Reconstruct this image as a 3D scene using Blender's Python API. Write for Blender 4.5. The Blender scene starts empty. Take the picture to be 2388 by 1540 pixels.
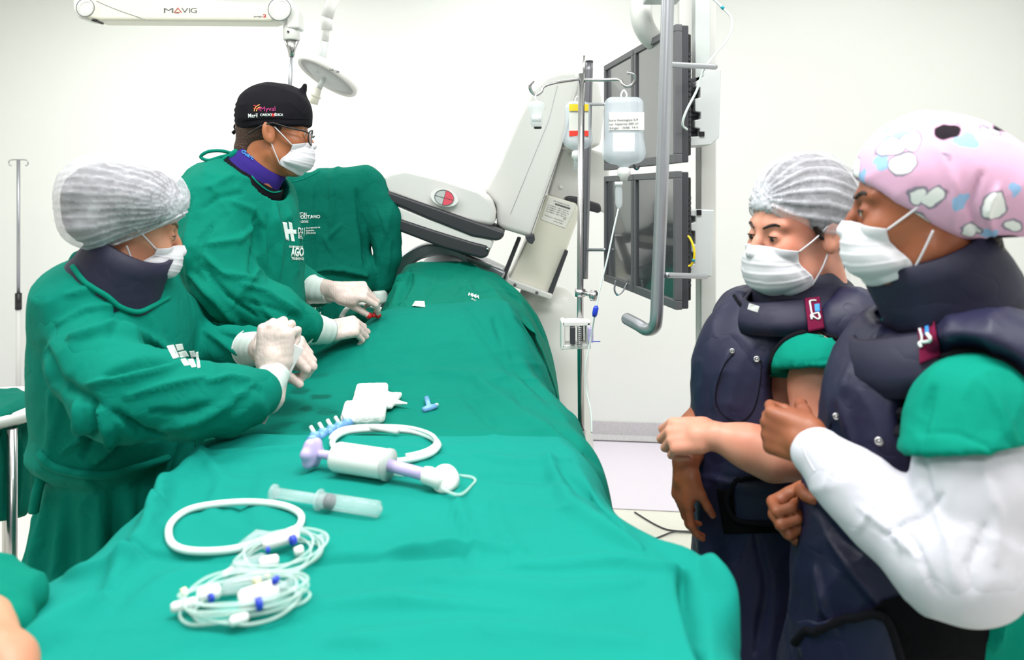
import bpy, math, random
import numpy as np
from mathutils import Vector, Matrix
from mathutils.bvhtree import BVHTree

# ---------------------------------------------------------------- camera, world, lamps, exposure
SC = bpy.context.scene
COL = SC.collection
W, H, F, HZ, EYE = 2388, 1540, 1700.0, 450.0, 1.44   # frame, focal length and horizon in pixels, eye height
cam_d = bpy.data.cameras.new('camera'); cam = bpy.data.objects.new('camera', cam_d); COL.objects.link(cam)
cam.location = (0, 0, EYE); cam.rotation_euler = (math.radians(90), 0, 0)
cam_d.sensor_width = 36.0; cam_d.lens = 36.0 * F / W
cam_d.shift_y = -(H / 2 - HZ) / W
cam_d.clip_start = 0.05
cam_d.dof.use_dof = True; cam_d.dof.focus_distance = 2.1; cam_d.dof.aperture_fstop = 3.5
SC.camera = cam
SC.view_settings.view_transform = 'Standard'; SC.view_settings.look = 'None'
SC.view_settings.exposure = 0.0; SC.view_settings.gamma = 1.0
SC.view_settings.use_curve_mapping = False
wd = bpy.data.worlds.new('world'); SC.world = wd; wd.use_nodes = True
wd.node_tree.nodes['Background'].inputs[0].default_value = (0.97, 1.0, 0.99, 1)
wd.node_tree.nodes['Background'].inputs[1].default_value = 0.34
def area(name, loc, size, power, rot=(0, 0, 0), col=(1, 1, 0.99)):
    d = bpy.data.lights.new(name, 'AREA'); d.shape = 'RECTANGLE'; d.size, d.size_y = size; d.energy = power; d.color = col
    o = bpy.data.objects.new(name, d); COL.objects.link(o); o.location = loc; o.rotation_euler = rot
    return o
PANELS = [(-2.2, 3.2, 15), (-0.1, 3.2, 9), (1.9, 2.9, 6.5), (-1.5, 1.2, 15), (0.1, 0.9, 22), (1.6, 0.6, 11), (0.0, -1.3, 17)]
for i, (x, y, pw) in enumerate(PANELS):
    area('ceiling_panel_light', (x, y, 2.90), (1.2, 0.6), pw * 2.15)

# ---------------------------------------------------------------- helpers
def P(px, py, Y):
    return Vector(((px - W / 2) / F * Y, Y, EYE - (py - HZ) / F * Y))
def tag(o, label=None, cat=None, group=None, kind=None):
    if label: o['label'] = label
    if cat: o['category'] = cat
    if group: o['group'] = group
    if kind: o['kind'] = kind
    return o
def link(name, me, mat=None, parent=None):
    o = bpy.data.objects.new(name, me); COL.objects.link(o)
    if mat is not None and me is not None:
        me.materials.append(mat)
    if parent is not None:
        o.parent = parent
        o.matrix_parent_inverse = world(parent).inverted()
    return o
def world(o):
    m = Matrix.LocRotScale(o.location, o.rotation_euler, o.scale)
    return (world(o.parent) @ o.matrix_parent_inverse @ m) if o.parent else m
def empty(name, loc, label, cat, group=None):
    o = bpy.data.objects.new(name, None); COL.objects.link(o); o.location = loc
    o.empty_display_size = .05
    return tag(o, label, cat, group)
def mesh(name, v, f, smooth=True):
    me = bpy.data.meshes.new(name)
    v = np.asarray(v, dtype=np.float32)
    if isinstance(f, np.ndarray):
        n = len(f); k = f.shape[1]
        me.vertices.add(len(v)); me.vertices.foreach_set('co', v.ravel())
        me.loops.add(n * k); me.loops.foreach_set('vertex_index', f.astype(np.int32).ravel())
        me.polygons.add(n); me.polygons.foreach_set('loop_start', np.arange(n, dtype=np.int32) * k)
        me.polygons.foreach_set('loop_total', np.full(n, k, dtype=np.int32))
        me.update(calc_edges=True)
    else:
        me.from_pydata(v.tolist(), [], f); me.update()
    if smooth: me.polygons.foreach_set('use_smooth', np.ones(len(me.polygons), dtype=bool))
    return me
def vfn(me):
    v = np.empty(len(me.vertices) * 3, np.float32); me.vertices.foreach_get('co', v); return v.reshape(-1, 3)
def bvh(o):
    me = o.data; M = world(o)
    v = [M @ x.co for x in me.vertices]
    return BVHTree.FromPolygons(v, [tuple(p.vertices) for p in me.polygons])
def sm(a, b, x):
    t = np.clip((x - a) / (b - a), 0, 1); return t * t * (3 - 2 * t)

# ---- numpy gradient noise
_rs = np.random.RandomState(7)
_pm = np.concatenate([_rs.permutation(256)] * 3)
_g = _rs.normal(size=(256, 3)); _g /= np.linalg.norm(_g, axis=1)[:, None]
def noise(p):
    p = np.asarray(p, dtype=np.float64); i = np.floor(p).astype(int); f = p - i; i &= 255
    u = f * f * f * (f * (f * 6 - 15) + 10)
    r = 0
    for dx in (0, 1):
        for dy in (0, 1):
            for dz in (0, 1):
                h = _pm[_pm[_pm[(i[:, 0] + dx) & 255] + ((i[:, 1] + dy) & 255)] + ((i[:, 2] + dz) & 255)]
                g = _g[h]
                d = g[:, 0] * (f[:, 0] - dx) + g[:, 1] * (f[:, 1] - dy) + g[:, 2] * (f[:, 2] - dz)
                w = (u[:, 0] if dx else 1 - u[:, 0]) * (u[:, 1] if dy else 1 - u[:, 1]) * (u[:, 2] if dz else 1 - u[:, 2])
                r = r + d * w
    return r
def wrinkle(p, freq, seed=0.0, warp=.6):
    """ridged cloth folds; freq = (fx,fy,fz) cycles per metre"""
    q = p * np.array(freq) + seed
    w = np.stack([noise(q * .7 + 11), noise(q * .7 + 23), noise(q * .7 + 37)], 1) * warp
    n = noise(q + w)
    return (1 - np.abs(n) * 2.4) ** 3 * .8 + noise(q * .55 + 5) * .9

# ---- signed distance modelling, meshed with surface nets
class S:
    def __init__(s, M=None):
        s.ops = []; s.lo = np.full(3, 1e9); s.hi = np.full(3, -1e9); s.M = M
    def _b(s, lo, hi):
        s.lo = np.minimum(s.lo, lo); s.hi = np.maximum(s.hi, hi)
    def add(s, fn, k, op):
        s.ops.append((fn, k, op)); return s
    def cap(s, a, b, ra, rb=None, k=.02, op='+'):
        a = np.array(a, float); b = np.array(b, float); rb = ra if rb is None else rb
        d = b - a; L2 = max(d @ d, 1e-12)
        def fn(p):
            q = p - a; t = np.clip(q @ d / L2, 0, 1)
            return np.linalg.norm(q - t[:, None] * d, axis=1) - (ra + (rb - ra) * t)
        m = max(ra, rb)
        if op == '+': s._b(np.minimum(a, b) - m, np.maximum(a, b) + m)
        return s.add(fn, k, op)
    def chain(s, pts, rs, k=.02, op='+'):
        for i in range(len(pts) - 1): s.cap(pts[i], pts[i + 1], rs[i], rs[i + 1], k, op)
        return s
    def ell(s, c, r, k=.02, op='+', R=None):
        c = np.array(c, float); r = np.array(r, float) * np.ones(3)
        Rm = None if R is None else np.array(R.to_3x3())
        def fn(p):
            q = p - c
            if Rm is not None: q = q @ Rm
            k0 = np.linalg.norm(q / r, axis=1); k1 = np.linalg.norm(q / (r * r), axis=1)
            return k0 * (k0 - 1) / np.maximum(k1, 1e-9)
        m = r if R is None else np.full(3, r.max())
        if op == '+': s._b(c - m, c + m)
        return s.add(fn, k, op)
    def box(s, c, h, rd=.01, k=.02, op='+', R=None):
        c = np.array(c, float); h = np.array(h, float) - rd
        Rm = None if R is None else np.array(R.to_3x3())
        def fn(p):
            q = p - c
            if Rm is not None: q = q @ Rm
            q = np.abs(q) - h
            return np.linalg.norm(np.maximum(q, 0), axis=1) + np.minimum(q.max(1), 0) - rd
        m = h + rd if R is None else np.full(3, np.linalg.norm(h + rd))
        if op == '+': s._b(c - m, c + m)
        return s.add(fn, k, op)
    def cut(s, pt, n, k=.004):
        """keep the side that n points away from"""
        pt = np.array(pt, float); n = np.array(n, float); n /= np.linalg.norm(n)
        return s.add(lambda p: (p - pt) @ n, k, '&')
    def f(s, p):
        v = np.full(len(p), 1e3)
        for fn, k, op in s.ops:
            d = fn(p)
            if op == '+':
                h = np.clip(.5 + .5 * (v - d) / k, 0, 1); v = v + (d - v) * h - k * h * (1 - h)
            else:
                if op == '-': d = -d
                h = np.clip(.5 - .5 * (v - d) / k, 0, 1); v = v + (d - v) * h + k * h * (1 - h)
        return v
    def build(s, h=.006):
        lo = s.lo - 3 * h; hi = s.hi + 3 * h
        n = np.ceil((hi - lo) / h).astype(int) + 1; n = ((n + 3) // 4) * 4 + 1
        ax = [lo[i] + h * np.arange(n[i]) for i in range(3)]
        cx = [a[::4] for a in ax]
        G = np.stack(np.meshgrid(*cx, indexing='ij'), -1).reshape(-1, 3)
        cv = s.f(G).reshape([len(c) for c in cx])
        near = np.abs(cv) < 4 * h * 2.2
        V = np.repeat(np.repeat(np.repeat(cv, 4, 0), 4, 1), 4, 2)
        Nr = np.repeat(np.repeat(np.repeat(near, 4, 0), 4, 1), 4, 2)
        # centre the 4-blocks on their coarse sample
        V = V[2:2 + n[0], 2:2 + n[1], 2:2 + n[2]]; Nr = Nr[2:2 + n[0], 2:2 + n[1], 2:2 + n[2]]
        def pad(A, val):
            P_ = [(0, n[i] - A.shape[i]) for i in range(3)]
            return np.pad(A, P_, mode='edge')
        V = pad(V, 1.0).copy(); Nr = pad(Nr, False)
        idx = np.argwhere(Nr)
        for c in range(0, len(idx), 400000):
            ii = idx[c:c + 400000]; V[ii[:, 0], ii[:, 1], ii[:, 2]] = s.f(lo + ii * h)
        v, fc = nets(V); v = lo + v * h
        if s.M is not None:
            M = np.array(s.M); v = v @ M[:3, :3].T + M[:3, 3]
        return v, fc
def nets(V):
    s = V < 0
    n = V.shape
    c = [slice(None, -1), slice(1, None)]
    act = np.zeros([k - 1 for k in n], bool); a0 = s[:-1, :-1, :-1]
    for i in (0, 1):
        for j in (0, 1):
            for k in (0, 1): act |= (s[c[i], c[j], c[k]] != a0)
    ids = np.full(act.shape, -1); cells = np.argwhere(act); ids[act] = np.arange(len(cells))
    acc = np.zeros((len(cells), 3)); cnt = np.zeros(len(cells))
    for ax in range(3):
        o1, o2 = [a for a in range(3) if a != ax]
        for p in (0, 1):
            for q in (0, 1):
                A = cells.copy(); A[:, o1] += p; A[:, o2] += q; B = A.copy(); B[:, ax] += 1
                va = V[A[:, 0], A[:, 1], A[:, 2]]; vb = V[B[:, 0], B[:, 1], B[:, 2]]
                m = (va < 0) != (vb < 0); t = va[m] / (va[m] - vb[m])
                pt = A[m].astype(float); pt[:, ax] += t; acc[m] += pt; cnt[m] += 1
    v = acc / cnt[:, None]
    F_ = []
    for ax in range(3):
        o1, o2 = (ax + 1) % 3, (ax + 2) % 3
        sl0 = [slice(None)] * 3; sl1 = [slice(None)] * 3; sl0[ax] = slice(None, -1); sl1[ax] = slice(1, None)
        m = s[tuple(sl0)] != s[tuple(sl1)]; e = np.argwhere(m)
        ok = (e[:, o1] > 0) & (e[:, o2] > 0) & (e[:, o1] < n[o1] - 1) & (e[:, o2] < n[o2] - 1); e = e[ok]
        q = []
        for d1, d2 in ((0, 0), (-1, 0), (-1, -1), (0, -1)):
            g = e.copy(); g[:, o1] += d1; g[:, o2] += d2; q.append(ids[g[:, 0], g[:, 1], g[:, 2]])
        q = np.stack(q, 1); inside = s[e[:, 0], e[:, 1], e[:, 2]]
        q[~inside] = q[~inside][:, ::-1]; F_.append(q)
    F_ = np.concatenate(F_); F_ = F_[(F_ >= 0).all(1)]
    return v, F_[:, ::-1] if False else F_
def normals(v, f):
    a = v[f[:, 0]]; b = v[f[:, 1]]; c = v[f[:, 2]]; d = v[f[:, 3]] if f.shape[1] == 4 else a
    fn = np.cross(c - a, (d - b) if f.shape[1] == 4 else (b - a))
    n = np.zeros_like(v)
    for k in range(f.shape[1]): np.add.at(n, f[:, k], fn)
    return n / np.maximum(np.linalg.norm(n, axis=1), 1e-12)[:, None]
def strokes(v, n, L, facing=True):
    """L: list of (pixel polyline, width px, amplitude m[, sharp]); raises or sinks the surface along hand-placed folds"""
    Y = np.maximum(v[:, 1], .05); px = W / 2 + v[:, 0] / Y * F; py = HZ + (EYE - v[:, 2]) / Y * F
    view = np.array([0, 0, EYE]) - v; view /= np.linalg.norm(view, axis=1)[:, None]
    fac = np.clip((view * n).sum(1) * 3, 0, 1) if facing else 1.0
    D = np.zeros(len(v))
    for st in L:
        pts, wd_, amp = st[:3]; pts = np.array(pts, float)
        seg = np.linalg.norm(pts[1:] - pts[:-1], axis=1); tot = seg.sum(); s0 = 0
        best = np.full(len(v), 1e9); tt = np.zeros(len(v))
        for i in range(len(pts) - 1):
            a = pts[i]; d = pts[i + 1] - a; L2 = d @ d
            t = ((px - a[0]) * d[0] + (py - a[1]) * d[1]) / L2; tc = np.clip(t, 0, 1)
            ds = np.hypot(px - a[0] - tc * d[0], py - a[1] - tc * d[1])
            m = ds < best; best[m] = ds[m]; tt[m] = (s0 + tc[m] * seg[i]) / tot; s0 += seg[i]
        w = wd_ * (.35 + .65 * np.sin(np.pi * np.clip(tt, 0.02, .98)) ** .6)
        D += 1.5 * amp * np.exp(-(best / (w * .85)) ** 2) * (np.sin(np.pi * np.clip(tt, 0, 1)) ** .35 * .8 + .2)
    return v + n * (D * fac)[:, None]
def sdf_obj(name, s, h, mat, parent=None, disp=None, st=None, label=None):
    v, f = s.build(h)
    if disp is not None or st:
        n = normals(v, f)
        if disp is not None: v = v + n * disp(v, n)[:, None]
        if st: n = normals(v, f); v = strokes(v, n, st)
    me = mesh(name, v, f)
    o = link(name, me, mat, parent)
    if label: o['label'] = label
    return o

# ---- classic polygon parts, collected and linked as one mesh
class MB:
    def __init__(s): s.v = []; s.f = []; s.fl = []
    def put(s, v, f, flat=False):
        b = len(s.v); s.v += [tuple(x) for x in v]; s.f += [tuple(i + b for i in q) for q in f]; s.fl += [not flat] * len(f); return s
    def box(s, c, h, R=None, bev=0.0):
        import bmesh
        bm = bmesh.new(); bmesh.ops.create_cube(bm, size=2.0)
        for x in bm.verts: x.co = Vector((x.co.x * h[0], x.co.y * h[1], x.co.z * h[2]))
        if bev > 0: bmesh.ops.bevel(bm, geom=bm.edges[:], offset=bev, segments=3, affect='EDGES', profile=.5)
        bm.verts.ensure_lookup_table(); c = Vector(c)
        v = [(R @ x.co if R else x.co) + c for x in bm.verts]; f = [[w.index for w in q.verts] for q in bm.faces]
        bm.free(); return s.put(v, f, True)
    def tube(s, pts, r, seg=12, closed=False, capd=True):
        pts = [Vector(p) for p in pts]; n = len(pts); rs = r if isinstance(r, (list, tuple)) else [r] * n
        T = []
        for i in range(n):
            a = pts[(i - 1) % n] if (closed or i) else pts[i]; b = pts[(i + 1) % n] if (closed or i < n - 1) else pts[i]
            T.append((b - a).normalized())
        u = T[0].orthogonal().normalized(); V = []
        for i in range(n):
            u = (u - T[i] * u.dot(T[i])); u = u.normalized() if u.length > 1e-6 else T[i].orthogonal().normalized()
            w = T[i].cross(u)
            for k in range(seg):
                a = 2 * math.pi * k / seg; V.append(pts[i] + (u * math.cos(a) + w * math.sin(a)) * rs[i])
        Fc = []
        for i in range(n if closed else n - 1):
            j = (i + 1) % n
            for k in range(seg):
                l = (k + 1) % seg; Fc.append((i * seg + k, i * seg + l, j * seg + l, j * seg + k))
        if capd and not closed:
            Fc.append(tuple(range(seg - 1, -1, -1))); Fc.append(tuple((n - 1) * seg + k for k in range(seg)))
        return s.put(V, Fc)
    def lathe(s, prof, o, axis=(0, 0, 1), seg=32):
        axis = Vector(axis).normalized(); u = axis.orthogonal().normalized(); w = axis.cross(u); o = Vector(o); V = []; Fc = []
        for (r, z) in prof:
            for k in range(seg):
                a = 2 * math.pi * k / seg; V.append(o + axis * z + (u * math.cos(a) + w * math.sin(a)) * r)
        for i in range(len(prof) - 1):
            for k in range(seg):
                l = (k + 1) % seg; Fc.append((i * seg + k, i * seg + l, (i + 1) * seg + l, (i + 1) * seg + k))
        Fc.append(tuple(range(seg - 1, -1, -1))); Fc.append(tuple((len(prof) - 1) * seg + k for k in range(seg)))
        return s.put(V, Fc)
    def prism(s, poly, d):
        """poly: 3D points of a planar outline; d: depth vector"""
        n = len(poly); poly = [Vector(p) for p in poly]; d = Vector(d)
        V = poly + [p + d for p in poly]
        Fc = [tuple(range(n - 1, -1, -1)), tuple(range(n, 2 * n))] + [(i, (i + 1) % n, n + (i + 1) % n, n + i) for i in range(n)]
        return s.put(V, Fc, True)
    def build(s, name, mat, parent=None, label=None, bevel=0, segs=3, auto=True):
        me = bpy.data.meshes.new(name); me.from_pydata([tuple(x) for x in s.v], [], s.f); me.update()
        me.polygons.foreach_set('use_smooth', s.fl)
        import bmesh
        bm = bmesh.new(); bm.from_mesh(me); bmesh.ops.recalc_face_normals(bm, faces=bm.faces[:]); bm.to_mesh(me); bm.free()
        o = link(name, me, mat, parent)
        if bevel:
            m = o.modifiers.new('bevel', 'BEVEL'); m.width = bevel; m.segments = segs; m.limit_method = 'ANGLE'; m.angle_limit = math.radians(35)
            me.polygons.foreach_set('use_smooth', [True] * len(me.polygons))
            w = o.modifiers.new('wn', 'WEIGHTED_NORMAL'); w.keep_sharp = False
        if label: o['label'] = label
        return o
def spline(pts, n=8, closed=False):
    pts = [Vector(p) for p in pts]; m = len(pts); out = []
    g = (lambda i: pts[i % m]) if closed else (lambda i: pts[min(max(i, 0), m - 1)])
    for i in range(m if closed else m - 1):
        a, b, c, d = g(i - 1), g(i), g(i + 1), g(i + 2)
        for k in range(n):
            t = k / n
            out.append(.5 * ((2 * b) + (c - a) * t + (2 * a - 5 * b + 4 * c - d) * t * t + (3 * b - a - 3 * c + d) * t ** 3))
    if not closed: out.append(pts[-1])
    return out
def circ(n, r=1.0, a0=0.0):
    return [(r * math.cos(a0 + 2 * math.pi * k / n), r * math.sin(a0 + 2 * math.pi * k / n)) for k in range(n)]

# ---- casting pixels onto surfaces, for lettering, labels, seams and patches that lie on cloth
def hit(B, px, py, off=0.0):
    if isinstance(B, (list, tuple)):
        hs_ = [x for x in (hit(b, px, py, off) for b in B) if x is not None]
        return min(hs_, key=lambda x: (x - cam.location).length) if hs_ else None
    d = P(px, py, 1.0) - cam.location; d.normalize()
    h, n, i, t = B.ray_cast(cam.location, d)
    if h is None: return None
    if n.dot(d) > 0: n = -n
    return h + n * off
def patch(name, B, quad, mat, parent, off=.002, th=.0015, nu=14, nv=14, label=None, shape=None):
    """a thin cloth patch lying on a surface; quad = 4 pixel corners (tl, tr, br, bl)"""
    q = [Vector(p) for p in quad]; g = {}; V = []; Fc = []
    for j in range(nv + 1):
        for i in range(nu + 1):
            u, v = i / nu, j / nv
            if shape == 'round' and ((u - .5) ** 2 + (v - .5) ** 2) > .27: continue
            p = (q[0] * (1 - u) + q[1] * u) * (1 - v) + (q[3] * (1 - u) + q[2] * u) * v
            h = hit(B, p.x, p.y, off)
            if h is not None: g[i, j] = len(V); V.append(h)
    for j in range(nv):
        for i in range(nu):
            k = [(i, j), (i + 1, j), (i + 1, j + 1), (i, j + 1)]
            if all(x in g for x in k): Fc.append([g[x] for x in k])
    if not Fc: return None
    me = bpy.data.meshes.new(name); me.from_pydata(V, [], Fc); me.update()
    o = link(name, me, mat, parent)
    m = o.modifiers.new('th', 'SOLIDIFY'); m.thickness = th; m.offset = 0
    me.polygons.foreach_set('use_smooth', [True] * len(Fc))
    if label: o['label'] = label
    return o
def text_mesh(txt, bold=0.0, space=1.0, shear=0.0):
    c = bpy.data.curves.new('txt', 'FONT'); c.body = txt; c.size = 1.0; c.offset = bold; c.space_character = space; c.shear = shear
    c.resolution_u = 3; c.align_x = 'LEFT'
    o = bpy.data.objects.new('txt', c); COL.objects.link(o)
    dg = bpy.context.evaluated_depsgraph_get(); me = bpy.data.meshes.new_from_object(o.evaluated_get(dg))
    bpy.data.objects.remove(o)
    return me
def text_on(name, B, txt, p0, p1, hpx, mat, parent, off=.0018, bold=0.0, depth=None, up=None, th=.0004, shear=0.0, fit=True):
    """lettering from pixel p0 to p1 (baseline), cap height hpx, laid onto surface B (or onto the plane at depth)"""
    me = text_mesh(txt, bold, shear=shear); v = vfn(me); 
    w = v[:, 0].max() - v[:, 0].min(); x0 = v[:, 0].min()
    a = Vector(p0); b = Vector(p1); d = (b - a); u = d / w
    upv = Vector((d.y, -d.x)).normalized() if up is None else Vector(up).normalized()
    k = hpx / .72; miss = 0
    for i, x in enumerate(me.vertices):
        q = a + u * (x.co.x - x0) + upv * (x.co.y * k)
        h = hit(B, q.x, q.y, off) if B is not None else P(q.x, q.y, depth)
        if h is None: miss += 1; h = P(q.x, q.y, depth or 2.0)
        x.co = h
    if miss: print('text', txt, 'missed', miss)
    o = link(name, me, mat, parent)
    m = o.modifiers.new('th', 'SOLIDIFY'); m.thickness = th; m.offset = 0
    return o
def line_on(name, B, pts, r, mat, parent, off=.001, n=10, label=None, closed=False):
    """a cord, seam or piping that follows a surface along a pixel polyline"""
    pp = spline([(p[0], p[1], 0) for p in pts], n, closed); V = []
    for p in pp:
        h = hit(B, p.x, p.y, off)
        if h is not None and (not V or (h - V[-1]).length < .26): V.append(h)
    if len(V) < 2: print('line miss', name); return None
    return MB().tube(V, r, 8, closed).build(name, mat, parent, label)
# ---------------------------------------------------------------- materials
def srgb(r, g, b):
    f = lambda c: (c / 255 / 12.92) if c / 255 <= .04045 else ((c / 255 + .055) / 1.055) ** 2.4
    return (f(r), f(g), f(b), 1)
class NT:
    def __init__(s, name):
        s.m = bpy.data.materials.new(name); s.m.use_nodes = True; s.t = s.m.node_tree; s.b = s.t.nodes['Principled BSDF']
    def n(s, ty, **kw):
        x = s.t.nodes.new(ty)
        for k, v in kw.items():
            if k.startswith('i_'): x.inputs[int(k[2:])].default_value = v
            else: setattr(x, k, v)
        return x
    def l(s, a, b): s.t.links.new(a, b)
    def set(s, **kw):
        for k, v in kw.items(): s.b.inputs[k.replace('_', ' ')].default_value = v
        return s
    def coord(s, scale=(1, 1, 1)):
        tc = s.n('ShaderNodeTexCoord'); mp = s.n('ShaderNodeMapping'); mp.inputs['Scale'].default_value = scale
        s.l(tc.outputs['Object'], mp.inputs[0]); return mp.outputs[0]
    def noise(s, vec, scale, detail=3, rough=.5):
        x = s.n('ShaderNodeTexNoise'); x.inputs['Scale'].default_value = scale; x.inputs['Detail'].default_value = detail
        x.inputs['Roughness'].default_value = rough; s.l(vec, x.inputs['Vector']); return x.outputs['Fac']
    def ramp(s, fac, a, b, ca, cb, mode='LINEAR'):
        x = s.n('ShaderNodeValToRGB'); x.color_ramp.elements[0].position = a; x.color_ramp.elements[1].position = b
        x.color_ramp.elements[0].color = ca; x.color_ramp.elements[1].color = cb; x.color_ramp.interpolation = mode
        s.l(fac, x.inputs[0]); return x.outputs[0]
    def mix(s, fac, a, b):
        x = s.n('ShaderNodeMix', data_type='RGBA')
        for i, v in ((0, fac), (6, a), (7, b)):
            if isinstance(v, bpy.types.NodeSocket): s.l(v, x.inputs[i])
            else: x.inputs[i].default_value = v
        return x.outputs[2]
    def bump(s, h, st, dist, prev=None):
        x = s.n('ShaderNodeBump'); x.inputs['Strength'].default_value = st; x.inputs['Distance'].default_value = dist
        s.l(h, x.inputs['Height'])
        if prev: s.l(prev, x.inputs['Normal'])
        s.l(x.outputs[0], s.b.inputs['Normal']); return x.outputs[0]
def plain(name, c, rough=.5, metal=0.0, **kw):
    t = NT(name); t.set(Base_Color=srgb(*c), Roughness=rough, Metallic=metal, **kw)
    v = t.coord(); nz = t.noise(v, 60, 3)
    x = t.n('ShaderNodeMapRange'); x.inputs['To Min'].default_value = max(rough - .05, .02); x.inputs['To Max'].default_value = min(rough + .05, 1)
    t.l(nz, x.inputs[0]); t.l(x.outputs[0], t.b.inputs['Roughness']); return t.m
def cloth(name, c, wr=.35, weave=900, sheen=.15, wscale=9, stains=None, rough=.85):
    t = NT(name); t.set(Roughness=rough)
    t.b.inputs['Specular IOR Level'].default_value = .12 if rough > .7 else .4
    v = t.coord(); nz = t.noise(v, 5, 4); a = srgb(*[x * .95 for x in c]); b = srgb(*[min(255, x * 1.04) for x in c])
    colr = t.mix(nz, a, b)
    if stains: colr = stains(t, colr)
    t.l(colr, t.b.inputs['Base Color'])
    w = t.n('ShaderNodeTexWave'); w.inputs['Scale'].default_value = weave / 6.28; w.bands_direction = 'Z'; w.inputs['Distortion'].default_value = 1.5; t.l(v, w.inputs[0])
    b1 = t.bump(w.outputs['Fac'], .12, .0005)
    n1 = t.noise(v, wscale, 3, .55)
    m = t.n('ShaderNodeMath', operation='SUBTRACT', i_1=.5); t.l(n1, m.inputs[0]); m2 = t.n('ShaderNodeMath', operation='ABSOLUTE'); t.l(m.outputs[0], m2.inputs[0])
    m3 = t.n('ShaderNodeMath', operation='POWER', i_1=.6); t.l(m2.outputs[0], m3.inputs[0])
    b2 = t.bump(m3.outputs[0], min(1, wr * 1.5), .009, b1)
    t.bump(t.noise(v, 45, 2), wr * .35, .002, b2)
    return t.m
def skin(name, c, c2):
    t = NT(name); v = t.coord(); t.set(Roughness=.48, Subsurface_Weight=.12, Subsurface_Scale=.01, Subsurface_Radius=(1, .35, .2))
    t.l(t.mix(t.ramp(t.noise(v, 14, 4), .35, .7, (0, 0, 0, 1), (1, 1, 1, 1)), srgb(*c), srgb(*c2)), t.b.inputs['Base Color'])
    t.bump(t.noise(v, 420, 3), .15, .0006); return t.m
M = {}
M['gown'] = cloth('surgical_green_cotton', (0, 118, 99))
M['gown2'] = cloth('surgical_green_cotton_light', (0, 119, 102))
M['gown_dark'] = cloth('surgical_green_cotton_deep', (0, 103, 87))
M['scrub'] = cloth('scrub_green', (0, 130, 110), wr=.2)
M['hem'] = cloth('hem_green', (0, 124, 104), wr=.1)
M['navy'] = cloth('lead_apron_navy_vinyl', (29, 29, 58), wr=.3, weave=2500, sheen=.1, wscale=7, rough=.5)
M['collar'] = cloth('thyroid_collar_navy', (30, 29, 54), wr=.2, sheen=.15, rough=.6)
M['piping'] = cloth('black_piping', (16, 16, 22), wr=.05)
M['velcro'] = cloth('black_velcro', (10, 10, 14), wr=.2, weave=3000, rough=.95)
M['maroon'] = cloth('maroon_strap', (112, 22, 58), wr=.05)
M['capblack'] = cloth('black_cap_cotton', (22, 21, 27), wr=.2, sheen=.05)
M['purple'] = cloth('purple_shirt', (52, 38, 120), wr=.1, weave=1800)
M['white_sleeve'] = cloth('white_knit', (206, 204, 214), wr=.25, wscale=7)
M['mask'] = cloth('white_mask_nonwoven', (214, 212, 218), wr=.08, weave=1500)
M['gauze'] = cloth('white_gauze', (240, 240, 238), wr=.3, wscale=30)
M['pillow'] = cloth('white_pillow', (235, 235, 238), wr=.1)
def glove_mat():
    t = NT('latex_glove'); v = t.coord(); t.set(Roughness=.38, Subsurface_Weight=.1, Subsurface_Scale=.008)
    t.l(t.mix(t.noise(v, 20, 3), srgb(210, 188, 180), srgb(220, 202, 196)), t.b.inputs['Base Color'])
    b = t.bump(t.noise(v, 90, 3), .35, .002)
    w = t.n('ShaderNodeTexWave'); w.inputs['Scale'].default_value = 40; w.inputs['Distortion'].default_value = 9; t.l(v, w.inputs[0])
    t.bump(w.outputs['Fac'], .18, .0012, b); return t.m
M['glove'] = glove_mat()
M['glove_cuff'] = plain('latex_cuff', (214, 224, 220), .4, Transmission_Weight=.05)
M['blood'] = plain('blood_stained_latex', (190, 30, 28), .3)
M['skinA'] = skin('skin_light', (204, 146, 116), (186, 120, 92))
M['skinB'] = skin('skin_fair', (214, 152, 128), (198, 124, 100))
M['skinD'] = skin('skin_brown', (172, 108, 70), (150, 86, 52))
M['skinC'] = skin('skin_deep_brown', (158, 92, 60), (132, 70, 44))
M['hair_dark'] = cloth('dark_brown_hair', (40, 28, 24), wr=.6, wscale=60, rough=.5)
M['hair_stubble'] = cloth('short_cropped_hair', (70, 48, 38), wr=.4, wscale=90, rough=.7)
M['hair_blond'] = cloth('light_brown_hair', (120, 92, 66), wr=.6, wscale=60, rough=.5)
M['white'] = plain('white_enamel', (216, 216, 213), .32)
M['grey_box'] = plain('pale_grey_box', (196, 200, 200), .45)
M['white_warm'] = plain('ivory_enamel', (222, 219, 206), .35)
M['white_rough'] = plain('white_matte_plastic', (232, 232, 230), .55)
M['grey_light'] = plain('light_grey_plastic', (190, 196, 194), .4)
M['black_rubber'] = plain('black_bumper_rubber', (46, 47, 52), .45)
M['black'] = plain('black_plastic', (18, 18, 20), .35)
M['dark'] = plain('charcoal_plastic', (58, 58, 64), .4)
M['bezel'] = plain('monitor_bezel_grey', (92, 92, 96), .45)
M['steel'] = plain('brushed_steel', (190, 188, 190), .25, 1.0)
M['alu'] = plain('satin_aluminium', (168, 170, 176), .35, .75)
M['alu_dark'] = plain('dark_aluminium', (126, 126, 132), .35, .7)
M['tube_white'] = plain('white_tubing', (222, 234, 232), .3)
M['lilac'] = plain('lilac_plastic', (186, 172, 216), .35)
M['blue'] = plain('blue_plastic', (30, 60, 190), .3)
M['sky_blue'] = plain('sky_blue_plastic', (120, 170, 226), .3)
M['teal'] = plain('teal_band', (0, 150, 170), .4)
M['yellow'] = plain('yellow_cable', (236, 204, 30), .4)
M['yellow_lab'] = plain('yellow_label', (246, 208, 40), .5)
M['red_lab'] = plain('red_label', (232, 58, 44), .5)
M['red_print'] = plain('red_print', (206, 40, 44), .6)
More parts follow.
